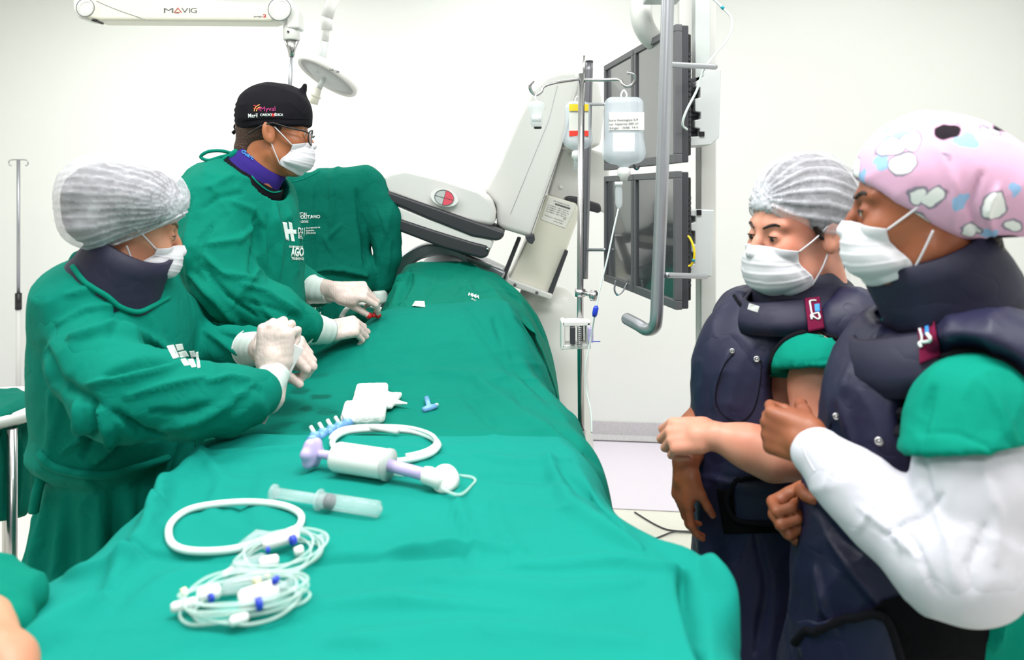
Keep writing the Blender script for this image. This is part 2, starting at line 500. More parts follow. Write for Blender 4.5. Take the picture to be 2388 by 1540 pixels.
M['pink_btn'] = plain('coral_button', (222, 84, 100), .4)
M['grey_print'] = plain('grey_print', (96, 98, 104), .6)
M['dark_print'] = plain('dark_print', (40, 40, 44), .6)
M['white_print'] = plain('white_print', (226, 236, 232), .7)
M['magenta'] = plain('magenta_thread', (170, 30, 110), .6)
M['gold'] = plain('gold_thread', (238, 170, 90), .6)
M['cyan_print'] = plain('cyan_print', (60, 150, 230), .6)
M['cream'] = plain('cream_plastic', (238, 226, 188), .4)
M['paper'] = plain('paper_label', (226, 226, 220), .7)
M['cable'] = plain('grey_cable', (70, 70, 74), .5)
M['eye_white'] = plain('eye_white', (214, 206, 200), .15)
M['iris'] = plain('dark_iris', (40, 24, 16), .08)
def clear(name, c, alpha=.35, rough=.12):
    t = NT(name); t.set(Base_Color=srgb(*c), Roughness=rough, Alpha=alpha, IOR=1.4); t.b.inputs['Specular IOR Level'].default_value = .7
    v = t.coord(); t.bump(t.noise(v, 40, 2), .15, .002); return t.m
M['clear'] = clear('clear_plastic', (226, 234, 238), .30)
M['clear_tube'] = clear('clear_tubing', (214, 236, 230), .38)
M['fluid'] = clear('saline', (228, 236, 244), .40, .05)
M['lens'] = clear('spectacle_lens', (220, 226, 240), .18, .03)
M['pouch'] = clear('clear_pouch', (240, 240, 240), .7, .1)
def net_mat(name):
    t = NT(name); v = t.coord((1, 1, 1)); t.set(Base_Color=srgb(208, 208, 216), Roughness=.75)
    w = t.n('ShaderNodeTexWave'); w.inputs['Scale'].default_value = 90; w.inputs['Distortion'].default_value = 7; w.inputs['Detail'].default_value = 2; t.l(v, w.inputs[0])
    nz = t.noise(v, 30, 4, .6)
    m = t.n('ShaderNodeMath', operation='MULTIPLY'); t.l(w.outputs['Fac'], m.inputs[0]); t.l(nz, m.inputs[1])
    x = t.n('ShaderNodeMapRange'); x.inputs['From Min'].default_value = 0.05; x.inputs['From Max'].default_value = .6
    x.inputs['To Min'].default_value = .36; x.inputs['To Max'].default_value = .82; t.l(m.outputs[0], x.inputs[0]); t.l(x.outputs[0], t.b.inputs['Alpha'])
    t.bump(nz, .4, .003); return t.m
M['net'] = net_mat('bouffant_nonwoven')
def screen_mat():
    t = NT('monitor_glass'); t.set(Base_Color=srgb(52, 54, 60), Roughness=.22, Coat_Weight=1.0, Coat_Roughness=.06, Coat_IOR=1.9)
    v = t.coord(); t.bump(t.noise(v, 3, 1), .02, .002); return t.m
M['screen'] = screen_mat()
def net_attr(m):
    t = m.node_tree; at = t.nodes.new('ShaderNodeAttribute'); at.attribute_name = 'pleat'
    mr = t.nodes.new('ShaderNodeMapRange'); mr.inputs['To Min'].default_value = .34; mr.inputs['To Max'].default_value = .96
    t.links.new(at.outputs['Fac'], mr.inputs[0]); t.links.new(mr.outputs[0], t.nodes['Principled BSDF'].inputs['Alpha'])
net_attr(M['net'])
# ---------------------------------------------------------------- anatomy
def frame(o, fwd, up):
    """matrix with +x = fwd, +z ~ up, origin o"""
    x = Vector(fwd).normalized(); y = Vector(up).cross(x).normalized(); z = x.cross(y)
    return Matrix((( x.x, y.x, z.x, o[0]), (x.y, y.y, z.y, o[1]), (x.z, y.z, z.z, o[2]), (0, 0, 0, 1)))
def head_sdf(M_, neck_to=(-.050, 0, -.17), jaw=1.0, ears=True, nr=.056):
    s = S(M_)
    s.ell((-.014, 0, .045), (.094, .076, .088), k=.01)
    s.ell((.030, 0, -.018), (.060, .060, .082), k=.03)
    s.ell((.042 , 0, -.078), (.044 * jaw, .044 * jaw, .034), k=.03)
    s.cap((-.005, .050, -.055), (.05, .028, -.092), .016, .014, .025); s.cap((-.005, -.050, -.055), (.05, -.028, -.092), .016, .014, .025)
    s.ell((.070, 0, -.098), (.018, .020, .015), k=.015)
    for y in (1, -1):
        s.ell((.062, y * .040, -.022), (.024, .022, .022), k=.02)
        s.cap((.080, y * .012, .024), (.068, y * .046, .026), .010, .008, .014)
    for y in (1, -1):
        s.ell((.098, y * .031, .004), (.020, .018, .014), k=.012, op='-')
    s.chain([(.082, 0, .018), (.096, 0, -.006), (.108, 0, -.026)], [.008, .0085, .0115], k=.008)
    for y in (1, -1): s.ell((.098, y * .011, -.031), (.011, .0075, .008), k=.006)
    s.cap((.086, -.018, -.060), (.086, .018, -.060), .008, .008, .008)
    s.cap((.084, -.016, -.072), (.084, .016, -.072), .008, .008, .008)
    s.cap((.095, -.020, -.0655), (.095, .020, -.0655), .0028, .0028, .004, '-')
    for y in (1, -1):                       # eyelids over the eyeballs
        s.ell((.0755, y * .031, .003), (.0142, .0148, .0142), k=.004)
        s.cap((.095, y * .020, .0005), (.090, y * .043, -.001), .0034, .0030, .002, '-')
    if ears:
        for y in (1, -1):
            R = Matrix.Rotation(math.radians(-14), 3, 'Y') @ Matrix.Rotation(math.radians(y * -22), 3, 'Z')
            s.ell((-.010, y * .081, -.004), (.019, .0075, .031), k=.006, R=R)
            s.ell((-.004, y * .088, .000), (.010, .007, .018), k=.004, op='-', R=R)
            s.cap((-.008, y * .080, .012), (-.002, y * .082, -.012), .0035, .003, .004)
    s.cap((-.028 + max(0, neck_to[0] + .05) * .4, 0, -.05), neck_to, nr, nr + .004, .03)
    return s
class Ray:
    """radius of an sdf around a vertical local axis"""
    def __init__(s, sdf, c): s.s, s.c = sdf, np.array(c, float)
    def r(s, th, z, r0=.16):
        n = len(th); d = np.stack([np.cos(th), np.sin(th), np.zeros(n)], 1); o = np.stack([np.full(n, s.c[0]), np.full(n, s.c[1]), z], 1)
        r = np.full(n, r0)
        for _ in range(14): r = r - s.s.f(o + d * r[:, None]) * .9
        return np.clip(r, .01, .2)
def mask_obj(M_, sdf, parent, top=-.012, bot=-.118, width=62, puff=.010, sc=1.0, ear=(.0, .079, 0), side=(1, -1), pleats=True, sq=.0):
    """pleated mask that wraps nose to chin, with straps as sub-parts"""
    R_ = Ray(sdf, (.02, 0, 0)); nu, nv = 56, 46
    u = np.linspace(-1, 1, nu); v = np.linspace(0, 1, nv); U, Vv = np.meshgrid(u, v, indexing='xy')
    th = np.radians(width + 24 * sm(.25, .85, Vv)) * U
    zt = top - .012 * np.abs(U) ** 1.6; zb = bot + .026 * np.abs(U) ** 1.8
    z = zt + (zb - zt) * Vv
    r = R_.r(th.ravel(), z.ravel()).reshape(th.shape) + .0035
    # the cloth bridges between nose and chin
    bridge = (.090 + puff * .8 * np.sin(np.pi * np.clip(Vv, 0, 1)) ** .7 - .012 * np.clip(Vv - .55, 0, 1) * 2) * (1 - .30 * np.abs(U) ** 2.0) - .018 * (Vv < .0)
    bridge = bridge - .026 * sm(.75, 1.0, Vv) - .008 * sm(.25, 0, Vv)
    r = np.maximum(r, bridge * (1 - sm(.8, 1.0, np.abs(U)) * .12))
    if pleats:
        for c in (.30, .47, .64):
            d = (Vv - c - .02 * U); r = r + .0017 * np.clip(1 - np.abs(d) / .07, 0, 1) * (d > 0) * (1 - .3 * np.abs(U))
    r = r + .0018 * noise(np.stack([th.ravel() * 3, z.ravel() * 40, r.ravel() * 0], 1)).reshape(r.shape)
    X = .02 + r * np.cos(th); Y = r * np.sin(th)
    v3 = np.stack([X.ravel(), Y.ravel(), z.ravel()], 1)
    A = np.array(M_); vw = v3 @ A[:3, :3].T + A[:3, 3]
    f = [[j * nu + i, j * nu + i + 1, (j + 1) * nu + i + 1, (j + 1) * nu + i] for j in range(nv - 1) for i in range(nu - 1)]
    o = link('face_mask', mesh('face_mask', vw, f), M['mask'], parent)
    md = o.modifiers.new('th', 'SOLIDIFY'); md.thickness = .0022; md.offset = 1
    # hem band along the top and the straps
    rows = [0, nv - 1]
    for sgn in side:
        col = nu - 1 if sgn > 0 else 0
        for row, ez in ((1, .020), (nv - 2, -.026)):
            a = Vector(vw[row * nu + col]); b = M_ @ Vector((ear[0] - .004, sgn * ear[1], ez + ear[2]))
            mid = (a + b) / 2 + (M_.to_3x3() @ Vector((0, sgn, 0))) * .004
            loc = M_.inverted() @ mid
            MB().tube(spline([a, mid, b], 6), .0017, 6).build('strap', M['mask'], o)
    return o
def eyes(M_, parent, iris='iris', look=(0, 0)):
    for y in (1, -1):
        mb = MB(); o = M_ @ Vector((.0755, y * .031, .003)); ax = (M_.to_3x3() @ Vector((1, look[0], look[1]))).normalized()
        pr = [(.0136 * M_.median_scale * math.sin(a), -.0136 * M_.median_scale * math.cos(a)) for a in np.linspace(0.05, math.pi - .05, 14)]
        e = mb.lathe(pr, o, ax, 20).build('eye', M['eye_white'], parent)
        ii = MB().lathe([(.0055 * M_.median_scale, .0122 * M_.median_scale), (.004 * M_.median_scale, .0142 * M_.median_scale), (.0005, .0146 * M_.median_scale)], o, ax, 18).build('iris', M[iris], e)
def brow(M_, sdf, parent, y, mat, lift=0.0, r=.0036):
    R_ = Ray(sdf, (.0, 0, 0)); pts = []
    for k in range(9):
        t = k / 8; yy = y * (.013 + .037 * t); zz = .0235 + .008 * math.sin(t * 2.4) + lift
        th = math.atan2(yy, .085); rr = R_.r(np.array([th]), np.array([zz]))[0]
        pts.append(M_ @ Vector((rr * math.cos(th), rr * math.sin(th), zz)))
    MB().tube(pts, [r * (.5 + .9 * math.sin(.35 + 2.5 * k / 8)) * .9 for k in range(9)], 8).build('eyebrow', mat, parent)
def lashes(M_, parent, mat):
    for y in (1, -1):
        pts = [M_ @ Vector((.0755 + .0152 * math.cos(a), y * (.031 + .0155 * math.sin(a)), .0045 + .0015 * math.cos(a * 1.2))) for a in np.linspace(-.9, 1.0, 9)]
        MB().tube(pts, [.0006, .001, .0013, .0014, .0014, .0013, .0012, .001, .0006], 6).build('eyelashes', mat, parent)
def hand_sdf(s, wrist, fwd, dorsal, side=1, curl=((10, 15, 10),) * 4, thumb=(35, 10, 20), sc=1.0, spread=3, fore=None, fr=(.026, .034), k=.008, fat=1.0):
    """adds a hand with five fingers to s. side=+1: thumb on +y of frame(fwd, dorsal)"""
    Mh = frame(wrist, fwd, dorsal); T = lambda p: Mh @ (Vector((p[0], p[1] * side, p[2])) * sc)
    q = fat * sc
    if fore is not None: s.cap(fore, wrist, fr[1] * sc, fr[0] * sc, .02)
    s.cap(wrist, T((.03, 0, 0)), .024 * q, .026 * q, .015)
    R = Mh.to_3x3()
    s.box(T((.050, .001, -.001)), Vector((.040, .038, .0150)) * q, .0148 * q, .012, R=R)
    s.cap(T((.015, .024, -.008)), T((.055, .034, -.012)), .018 * q, .013 * q, .012)
    L = [(.046, .026, .022), (.050, .030, .024), (.046, .028, .022), (.036, .021, .020)]
    base = [(.086, .030), (.091, .010), (.087, -.010), (.079, -.029)]; rad = [.0098, .0100, .0095, .0084]
    tips = []
    for i in range(4):
        a = 0; p = Vector((base[i][0], base[i][1], .000)); s.cap(T((.045, base[i][1] * .8, 0)), T(p), .0115 * q, rad[i] * 1.12 * q, k)
        sp = math.radians(spread * (1.5 - i))
        for j in range(3):
            a += math.radians(curl[i][j]); r = rad[i] * (1 - .09 * j)
            n = p + Vector((math.cos(a) * math.cos(sp), math.cos(a) * math.sin(sp), -math.sin(a))) * L[i][j]
            s.cap(T(p), T(n), r * q * (1.04 if j else 1.1), r * q * .93, .0032); p = n
        tips.append(T(p))
    a, b, c = [math.radians(x) for x in thumb]      # opening angle, drop towards the palm, bend
    p = Vector((.022, .026, -.010)); d = Vector((math.cos(a) * math.cos(b), math.sin(a) * math.cos(b), -math.sin(b)))
    n = p + d * .040; s.cap(T(p), T(n), .0155 * q, .0120 * q, .009)
    a2 = a - c * .6; d = Vector((math.cos(a2) * math.cos(b + c * .4), math.sin(a2) * math.cos(b + c * .4), -math.sin(b + c * .4)))
    m = n + d * .032; s.cap(T(n), T(m), .0115 * q, .0103 * q, .004)
    a3 = a2 - c * .6; d = Vector((math.cos(a3) * math.cos(b + c * .8), math.sin(a3) * math.cos(b + c * .8), -math.sin(b + c * .8)))
    e = m + d * .024; s.cap(T(m), T(e), .0103 * q, .0088 * q, .003)
    tips.append(T(e))
    return tips
def cuff(name, a, b, r0, r1, mat, parent, roll=True, wr=.0005):
    """glove cuff: an open sleeve from a (wide) to b with a rolled rim"""
    a = Vector(a); b = Vector(b); ax = (b - a); L = ax.length; pr = []
    for k in range(15):
        t = k / 14; pr.append(((r0 + (r1 - r0) * t) + wr * math.sin(t * 21), L * t))
    mb = MB(); mb.lathe(pr, a, ax, 36)
    if roll:
        ax.normalize(); u = ax.orthogonal().normalized(); w = ax.cross(u)
        mb.tube([a + (u * math.cos(x) + w * math.sin(x)) * (r0 + .0005) for x in np.linspace(0, 2 * math.pi, 37)[:-1]], .0022, 8, True)
    return mb.build(name, mat, parent)
# ---------------------------------------------------------------- the setting
def structure(o): o['kind'] = 'structure'; return o
def wall_mat():
    t = NT('painted_wall'); v = t.coord(); t.set(Roughness=.35)
    t.l(t.mix(t.noise(v, .6, 2), srgb(238, 240, 236), srgb(241, 243, 240)), t.b.inputs['Base Color'])
    t.bump(t.noise(v, 60, 2), .03, .001); return t.m
def floor_mat(name, c, c2, dots):
    t = NT(name); v = t.coord(); t.set(Roughness=.28)
    n = t.noise(v, 260, 2, .7); t.l(t.mix(t.ramp(n, dots, dots + .08, (0, 0, 0, 1), (1, 1, 1, 1)), srgb(*c), srgb(*c2)), t.b.inputs['Base Color']); return t.m
M['wall'] = wall_mat()
M['floor'] = floor_mat('speckled_vinyl_floor', (240, 238, 226), (218, 216, 200), .55)
M['floor_white'] = floor_mat('white_vinyl_floor', (236, 228, 240), (214, 206, 220), .66)
M['baseboard'] = floor_mat('speckled_cove_skirting', (208, 204, 208), (150, 146, 152), .58)
A0 = Vector((-6.4, 5.02, 0)); A1 = Vector((2.88, 4.01, 0)); wd_ = (A1 - A0).normalized(); wn_ = Vector((-wd_.y, wd_.x, 0))
def slab(name, a, b, z0, z1, th, mat):
    d = (b - a).normalized(); n = Vector((-d.y, d.x, 0)) * th
    return structure(MB().prism([a + Vector((0, 0, z0)), b + Vector((0, 0, z0)), b + Vector((0, 0, z1)), a + Vector((0, 0, z1))], n).build(name, mat))
slab('wall_back', A0, A1, 0, 3.0, .12, M['wall'])
w2 = slab('wall_right', Vector((2.88, 4.02, 0)), Vector((2.72, -2.6, 0)), 0, 3.0, .12, M['wall'])
slab('wall_left', Vector((-4.1, -2.6, 0)), Vector((-4.1, 4.90, 0)), 0, 3.0, .12, M['wall'])
structure(MB().box((-.7, 1.2, -.05), (4.2, 4.3, .05)).build('floor', M['floor']))
structure(MB().box((-.7, 1.2, 3.05), (4.2, 4.3, .05)).build('ceiling', M['wall']))
def q(px, py, z=0.0):   # floor point seen at a pixel
    Y = (EYE - z) * F / (py - HZ); return P(px, py, Y)
# white floor border that runs along the back wall
b0 = A0 - wn_ * .95; b1 = A1 - wn_ * .95
a0_, a1_ = A0 + Vector((0, 0, .002)), A1 + Vector((0, 0, .002))
structure(MB().prism([b0 + wd_ * 2.3 + Vector((0, 0, .002)), b1 + Vector((0, 0, .002)) - wd_ * .02, A1 - wd_ * .02 + Vector((0, 0, .002)), A0 + wd_ * 2.3 + Vector((0, 0, .002))], (0, 0, .003)).build('floor_border', M['floor_white']))
# coved skirting with a dark joint
def skirting():
    mb = MB(); prof = [(.0, .105), (-.012, .105), (-.014, .03), (-.03, .010), (-.05, .004), (0, .004)]
    o0 = A0 + wd_ * 2.3; o1 = A1 - wd_ * .02; n = len(prof)
    v = [o0 + wn_ * a + Vector((0, 0, b)) for a, b in prof] + [o1 + wn_ * a + Vector((0, 0, b)) for a, b in prof]
    f = [(i, (i + 1) % n, n + (i + 1) % n, n + i) for i in range(n)] + [tuple(range(n)), tuple(range(2 * n - 1, n - 1, -1))]
    mb.put(v, f, True); return structure(mb.build('baseboard_back', M['baseboard']))
skirting()
j0 = A0 + wd_ * 2.3 - wn_ * .052; j1 = A1 - wd_ * .02 - wn_ * .052
structure(MB().tube([j0 + Vector((0, 0, .006)), j1 + Vector((0, 0, .006))], .004, 8).build('trim_1', M['dark_print']))
# panel joint near the right end of the back wall
s0 = A0 + wd_ * ((2.855 - A0.x) / wd_.x)
structure(MB().box(s0 - wn_ * .004 + Vector((0, 0, 1.55)), (.006, .003, 1.44), Matrix.Rotation(math.atan2(wd_.y, wd_.x), 3, 'Z')).build('trim_2', M['grey_light']))
for i, (x, y, pw) in enumerate(PANELS):
    e = empty('ceiling_light', (x, y, 2.96), 'slim white ceiling light panel above %s' % ['the left drip stand', 'the scanner arm', 'the back right corner', 'the gowned nurse on the left', 'the instrument table', 'the two women in lead aprons', 'the photographer'][i], 'ceiling light', 'ceiling light panels')
    MB().box((x, y, 2.975), (.62, .32, .022), bev=.004).build('frame', M['white'], e)
    MB().box((x, y, 2.946), (.60, .30, .006)).build('diffuser', M['diffuser'] if 'diffuser' in M else M['white_rough'], e)

# ---------------------------------------------------------------- operating table and its drapes
def sect_surface(name, st, mat, parent=None, nu=150, nv=150, disp=None, fl=None, thick=.003, closed_ends=False):
    """st: list of (Y, [(x,z),...]) cross-sections with equal point counts; smooth surface through them"""
    ns = len(st); npnt = len(st[0][1])
    A = np.array([[(p[0], s[0] + (p[2] if len(p) > 2 else 0), p[1]) for p in s[1]] for s in st], float)
    def cr(A, n):   # Catmull-Rom along axis 0
        m = len(A); t = np.linspace(0, m - 1 - 1e-9, n); i = t.astype(int); f = (t - i).reshape([-1] + [1] * (A.ndim - 1))
        g = lambda k: A[np.clip(k, 0, m - 1)]
        a, b, c, d = g(i - 1), g(i), g(i + 1), g(i + 2)
        return .5 * (2 * b + (c - a) * f + (2 * a - 5 * b + 4 * c - d) * f ** 2 + (3 * b - a - 3 * c + d) * f ** 3)
    B = cr(A, nv); B = np.swapaxes(cr(np.swapaxes(B, 0, 1), nu), 0, 1)
    v = B.reshape(-1, 3)
    ii, jj = np.meshgrid(np.arange(nu - 1), np.arange(nv - 1)); b = (jj * nu + ii).ravel()
    f = np.stack([b, b + 1, b + nu + 1, b + nu], 1)
    n = normals(v, f)
    if n[:, 2].mean() < 0: f = f[:, ::-1].copy(); n = -n
    if disp is not None: v = v + n * disp(v, n)[:, None]
    if fl: n = normals(v, f); v = strokes(v, n, fl)
    o = link(name, mesh(name, v, f), mat, parent)
    m = o.modifiers.new('th', 'SOLIDIFY'); m.thickness = thick; m.offset = -1
    return o
def stains(t, base):
    """dried dark damp marks that belong to the cloth"""
    tc = t.n('ShaderNodeTexCoord')
    nz = t.n('ShaderNodeTexNoise'); nz.inputs['Scale'].default_value = 22; t.l(tc.outputs['Object'], nz.inputs['Vector'])
    mv = t.n('ShaderNodeMix', data_type='VECTOR'); mv.inputs[0].default_value = .055; t.l(tc.outputs['Object'], mv.inputs[4]); t.l(nz.outputs['Color'], mv.inputs[5])
    out = base
    for (px, py, z, r, dark) in STAINS:
        Y = (EYE - z) * F / (py - HZ); c = P(px, py, Y); c = c * .945 + Vector((.5, .5, .5)) * .055
        d = t.n('ShaderNodeVectorMath', operation='DISTANCE'); t.l(mv.outputs[1], d.inputs[0]); d.inputs[1].default_value = c
        rp = t.ramp(d.outputs['Value'], max(r * .55, .001), r * 1.05, (dark, dark, dark, 1), (0, 0, 0, 1))
        out = t.mix(rp, out, srgb(0, 78, 66))
    return out
STAINS = [(700, 905, .965, .030, .75), (745, 915, .965, .028, .8), (715, 945, .96, .022, .7), (760, 950, .96, .025, .6), (690, 880, .97, .016, .6), (745, 870, .98, .03, .35),
          (810, 821, 1.0, .007, .95), (784, 812, 1.0, .006, .8), (660, 985, .955, .03, .5), (720, 990, .955, .022, .4), (860, 1010, .95, .02, .3), (790, 965, .955, .016, .3), (640, 1008, .95, .02, .4)]
M['drape_near'] = cloth('teal_drape_near', (12, 132, 120), wr=.22, wscale=6)
M['drape_mid'] = cloth('teal_drape_mid', (0, 120, 104), wr=.25, wscale=6, stains=stains)
M['drape_far'] = cloth('green_drape_far', (0, 118, 98), wr=.35, wscale=8)

def drape_disp(a, fx, fy, seed, hem=0):
    def d(v, n):
        up = np.clip(n[:, 2], 0, 1)
        flat = a * wrinkle(v, (fx, fy, 3.0), seed, .9)
        hang = .010 * np.sin(v[:, 1] * 26 + 2.2 * np.sin(v[:, 1] * 7 + seed)) * (1 - up)
        return flat * (.35 + .65 * up) + hang
    return d
# section points go left hem -> left edge -> top -> right edge -> right hem
S2 = [
 (1.02, [(-.78,.35),(-.72,.60),(-.65,.78),(-.58,.87),(-.50,.915),(-.35,.920),(-.10,.920),(.08,.920),(.17,.936),(.205,.88),(.225,.70),(.235,.40)]),
 (1.25, [(-.77,.35),(-.72,.62),(-.66,.79),(-.60,.885),(-.53,.924),(-.35,.930),(-.10,.930),(.08,.930),(.135,.920),(.180,.86),(.215,.70),(.230,.40)]),
 (1.45, [(-.76,.35),(-.72,.62),(-.68,.80),(-.64,.90),(-.57,.940),(-.38,.946),(-.10,.946),(.08,.946),(.145,.935),(.182,.86),(.205,.68),(.22,.40)]),
 (1.62, [(-.75,.35),(-.72,.62),(-.69,.80),(-.64,.905),(-.56,.945),(-.38,.948),(-.12,.948),(.06,.945),(.130,.93),(.168,.86),(.19,.68),(.21,.40)]),
 (1.80, [(-.74,.40),(-.72,.62),(-.69,.80),(-.64,.92),(-.56,.955),(-.38,.955),(-.16,.958),(.03,.955),(.110,.93),(.156,.85),(.18,.66),(.20,.40)]),
 (1.93, [(-.72,.45),(-.70,.65),(-.67,.83),(-.62,.95),(-.54,.975),(-.38,.985),(-.18,.99),(.01,.985),(.085,.93),(.135,.83),(.165,.64),(.19,.40)]),
 (2.05, [(-.68,.50),(-.65,.70),(-.61,.88),(-.56,.98),(-.48,1.01),(-.35,1.035),(-.18,1.045),(-.03,1.04),(.055,.965),(.115,.85),(.150,.64),(.18,.40)]),
 (2.15, [(-.66,.60),(-.60,.78),(-.55,.92),(-.50,1.00),(-.43,1.045),(-.33,1.075),(-.17,1.085),(-.03,1.082),(.045,1.00),(.105,.87),(.145,.64),(.175,.40)]),
 (2.23, [(-.60,.70),(-.55,.84),(-.51,.95),(-.46,1.02),(-.405,1.07),(-.32,1.092),(-.16,1.102),(-.022,1.106),(.035,1.03),(.095,.89),(.14,.64),(.17,.40)]),
 (2.27, [(-.58,.68),(-.53,.82),(-.49,.93),(-.44,1.00),(-.385,1.055),(-.31,1.078),(-.16,1.088),(-.024,1.092),(.030,1.02),(.090,.88),(.135,.64),(.165,.40)]),
]
F2 = [([(850,800),(860,860),(1000,872),(1120,890)], 12, .004), ([(1000,868),(1180,880),(1330,985)], 18, .008), ([(1085,720),(1180,850),(1220,960)], 14, -.005),
      ([(1180,712),(1240,830),(1330,950),(1400,1020)], 18, .012), ([(1150,740),(1200,850),(1290,960)], 16, -.008), ([(1170,770),(1190,840),(1262,860)], 10, .004),
      ([(640,1000),(760,985),(980,1000)], 9, .003), ([(500,1030),(700,1015),(1000,1018)], 9, .0035), ([(700,890),(850,870),(930,880)], 14, .005),
      ([(985,730),(960,800),(900,860)], 12, .0035), ([(1100,880),(1200,960),(1360,1060)], 22, .010), ([(1080,915),(1160,1000)], 14, -.006),
      ([(1240,900),(1330,930),(1420,1080)], 14, .007), ([(1290,1000),(1380,1060),(1430,1110)], 14, -.006)]
S1 = [
 (.45, [(-.98,.45),(-.90,.62),(-.78,.76),(-.64,.855),(-.50,.935),(-.30,.955),(-.09,.955),(.14,.955),(.205,.950),(.262,.86),(.300,.66),(.33,.40)]),
 (.70, [(-.98,.45),(-.92,.62),(-.83,.78),(-.68,.870),(-.50,.935),(-.30,.955),(-.09,.955),(.14,.956),(.210,.952),(.268,.87),(.305,.66),(.335,.40)]),
 (.86, [(-.92,.45),(-.86,.62),(-.79,.80),(-.67,.888),(-.53,.938),(-.30,.955),(-.09,.955),(.14,.956),(.212,.954),(.270,.885),(.308,.66),(.335,.40)]),
 (.97, [(-.88,.45),(-.83,.62),(-.77,.80),(-.66,.892),(-.53,.938),(-.30,.956),(-.09,.956),(.14,.956),(.200,.953),(.262,.93),(.298,.70),(.32,.40)]),
 (1.04, [(-.83,.45),(-.78,.62),(-.72,.80),(-.62,.898),(-.54,.94),(-.30,.957),(-.09,.957),(.12,.957),(.170,.953),(.225,.91),(.262,.68),(.29,.40)]),
 (1.12, [(-.80,.45),(-.75,.62),(-.69,.77),(-.62,.89),(-.55,.943),(-.32,.958),(-.09,.958),(.10,.958),(.150,.952),(.196,.88),(.232,.66),(.26,.40)]),
 (1.25, [(-.79,.45),(-.74,.62),(-.69,.78),(-.63,.895),(-.565,.948),(-.34,.959),(-.09,.959),(.08,.959),(.136,.950),(.180,.87),(.214,.66),(.24,.40)]),
 (1.36, [(-.775,.50),(-.735,.64),(-.685,.79),(-.635,.90),(-.575,.951),(-.36,.962),(-.09,.962),(.06,.962),(.118,.952),(.162,.88),(.20,.68),(.225,.45)]),
 (1.425, [(-.77,.52),(-.73,.65),(-.68,.80),(-.64,.910),(-.58,.958),(-.36,.964),(-.09,.964),(.05,.964),(.105,.958),(.152,.91),(.195,.76),(.22,.52)]),
]
F1 = [([(560,1330),(800,1300),(1080,1292)], 11, -0.0076), ([(1060,1080),(1070,1180),(1110,1320)], 13, 0.0066), ([(880,1300),(1000,1270),(1200,1290)], 13, 0.0057),
      ([(480,1060),(400,1130),(345,1260)], 18, 0.0152), ([(400,1110),(340,1250),(250,1380)], 25, 0.0152), ([(300,1290),(420,1300),(560,1305)], 11, -0.0057),
      ([(240,1400),(120,1480),(40,1530)], 29, 0.0171), ([(700,1120),(860,1060),(1000,1085)], 13, 0.0038), ([(1270,1060),(1330,1180),(1500,1290)], 25, 0.0095),
      ([(1180,1330),(1400,1310),(1600,1330)], 18, 0.0076), ([(1640,1300),(1680,1400),(1720,1520)], 23, 0.0190), ([(1590,1330),(1620,1430),(1640,1540)], 23, -0.0190),
      ([(1300,1100),(1380,1150),(1450,1240)], 16, -0.0076), ([(540,1440),(900,1400),(1200,1430)], 23, 0.0057), ([(430,1060),(700,1048),(1000,1046)], 8, 0.0057),
      ([(150,1350),(240,1330),(330,1310)], 16, 0.0114),
      ([(450,1040),(520,1120),(480,1230)], 16, .007), ([(600,1080),(560,1180),(600,1300)], 18, -.005), ([(760,1060),(900,1075),(1080,1070)], 14, .005), ([(1100,1060),(1200,1080),(1330,1075)], 12, .006), ([(1120,1110),(1260,1115),(1380,1150)], 14, -.006),
      ([(1040,1190),(1090,1260),(1060,1400)], 14, -.005), ([(880,1290),(1060,1275),(1230,1285)], 6, .003), ([(1000,1350),(1300,1380),(1500,1360)], 30, .006), ([(760,1500),(1100,1470),(1500,1500)], 34, .006), ([(300,1420),(380,1360),(460,1330)], 18, .006), ([(1150,1150),(1170,1240),(1240,1330)], 14, .005)]
S3 = [
 (2.20, [(-.56,.80),(-.48,.92),(-.42,1.02),(-.385,1.065),(-.33,1.085),(-.26,1.090),(-.15,1.09),(-.03,1.09),(.05,1.03),(.105,.92),(.145,.76),(.17,.45)]),
 (2.32, [(-.55,.82),(-.48,.94),(-.42,1.04),(-.385,1.090),(-.33,1.110),(-.26,1.115),(-.15,1.115),(-.03,1.105),(.06,1.04),(.120,.92),(.155,.76),(.18,.45)]),
 (2.45, [(-.55,.84),(-.48,.96),(-.42,1.07),(-.375,1.135),(-.33,1.145),(-.26,1.145),(-.15,1.140),(-.03,1.12),(.055,1.06),(.120,.93),(.155,.76),(.18,.45)]),
 (2.58, [(-.55,.84),(-.48,.96),(-.43,1.07),(-.38,1.155),(-.335,1.165),(-.26,1.165),(-.15,1.160),(-.04,1.13),(.04,1.06),(.110,.93),(.15,.76),(.18,.45)]),
 (2.70, [(-.55,.84),(-.49,.96),(-.45,1.07),(-.40,1.155),(-.35,1.175),(-.27,1.182),(-.16,1.175),(-.05,1.13),(.02,1.05),(.09,.92),(.14,.76),(.18,.45)]),
 (2.78, [(-.54,.80),(-.49,.90),(-.45,1.00),(-.40,1.10),(-.35,1.13),(-.27,1.14),(-.16,1.13),(-.06,1.08),(.00,1.00),(.07,.88),(.13,.74),(.17,.45)]),
]
F3 = [([(960,625),(955,660),(925,712)], 9, -.010), ([(935,640),(925,680),(905,712)], 10, .012), ([(1020,630),(1010,670),(985,705)], 7, .004), ([(1085,640),(1060,690)], 7, .003),
      ([(1085,655),(1130,715),(1175,760),(1165,775)], 9, .010), ([(1120,645),(1175,710),(1235,790)], 10, .007), ([(1095,665),(1150,740)], 7, -.007), ([(1160,650),(1230,720),(1280,800)], 9, -.006),
      ([(1215,700),(1250,780),(1290,860)], 9, .008), ([(1130,740),(1190,770),(1235,810)], 8, -.007)]
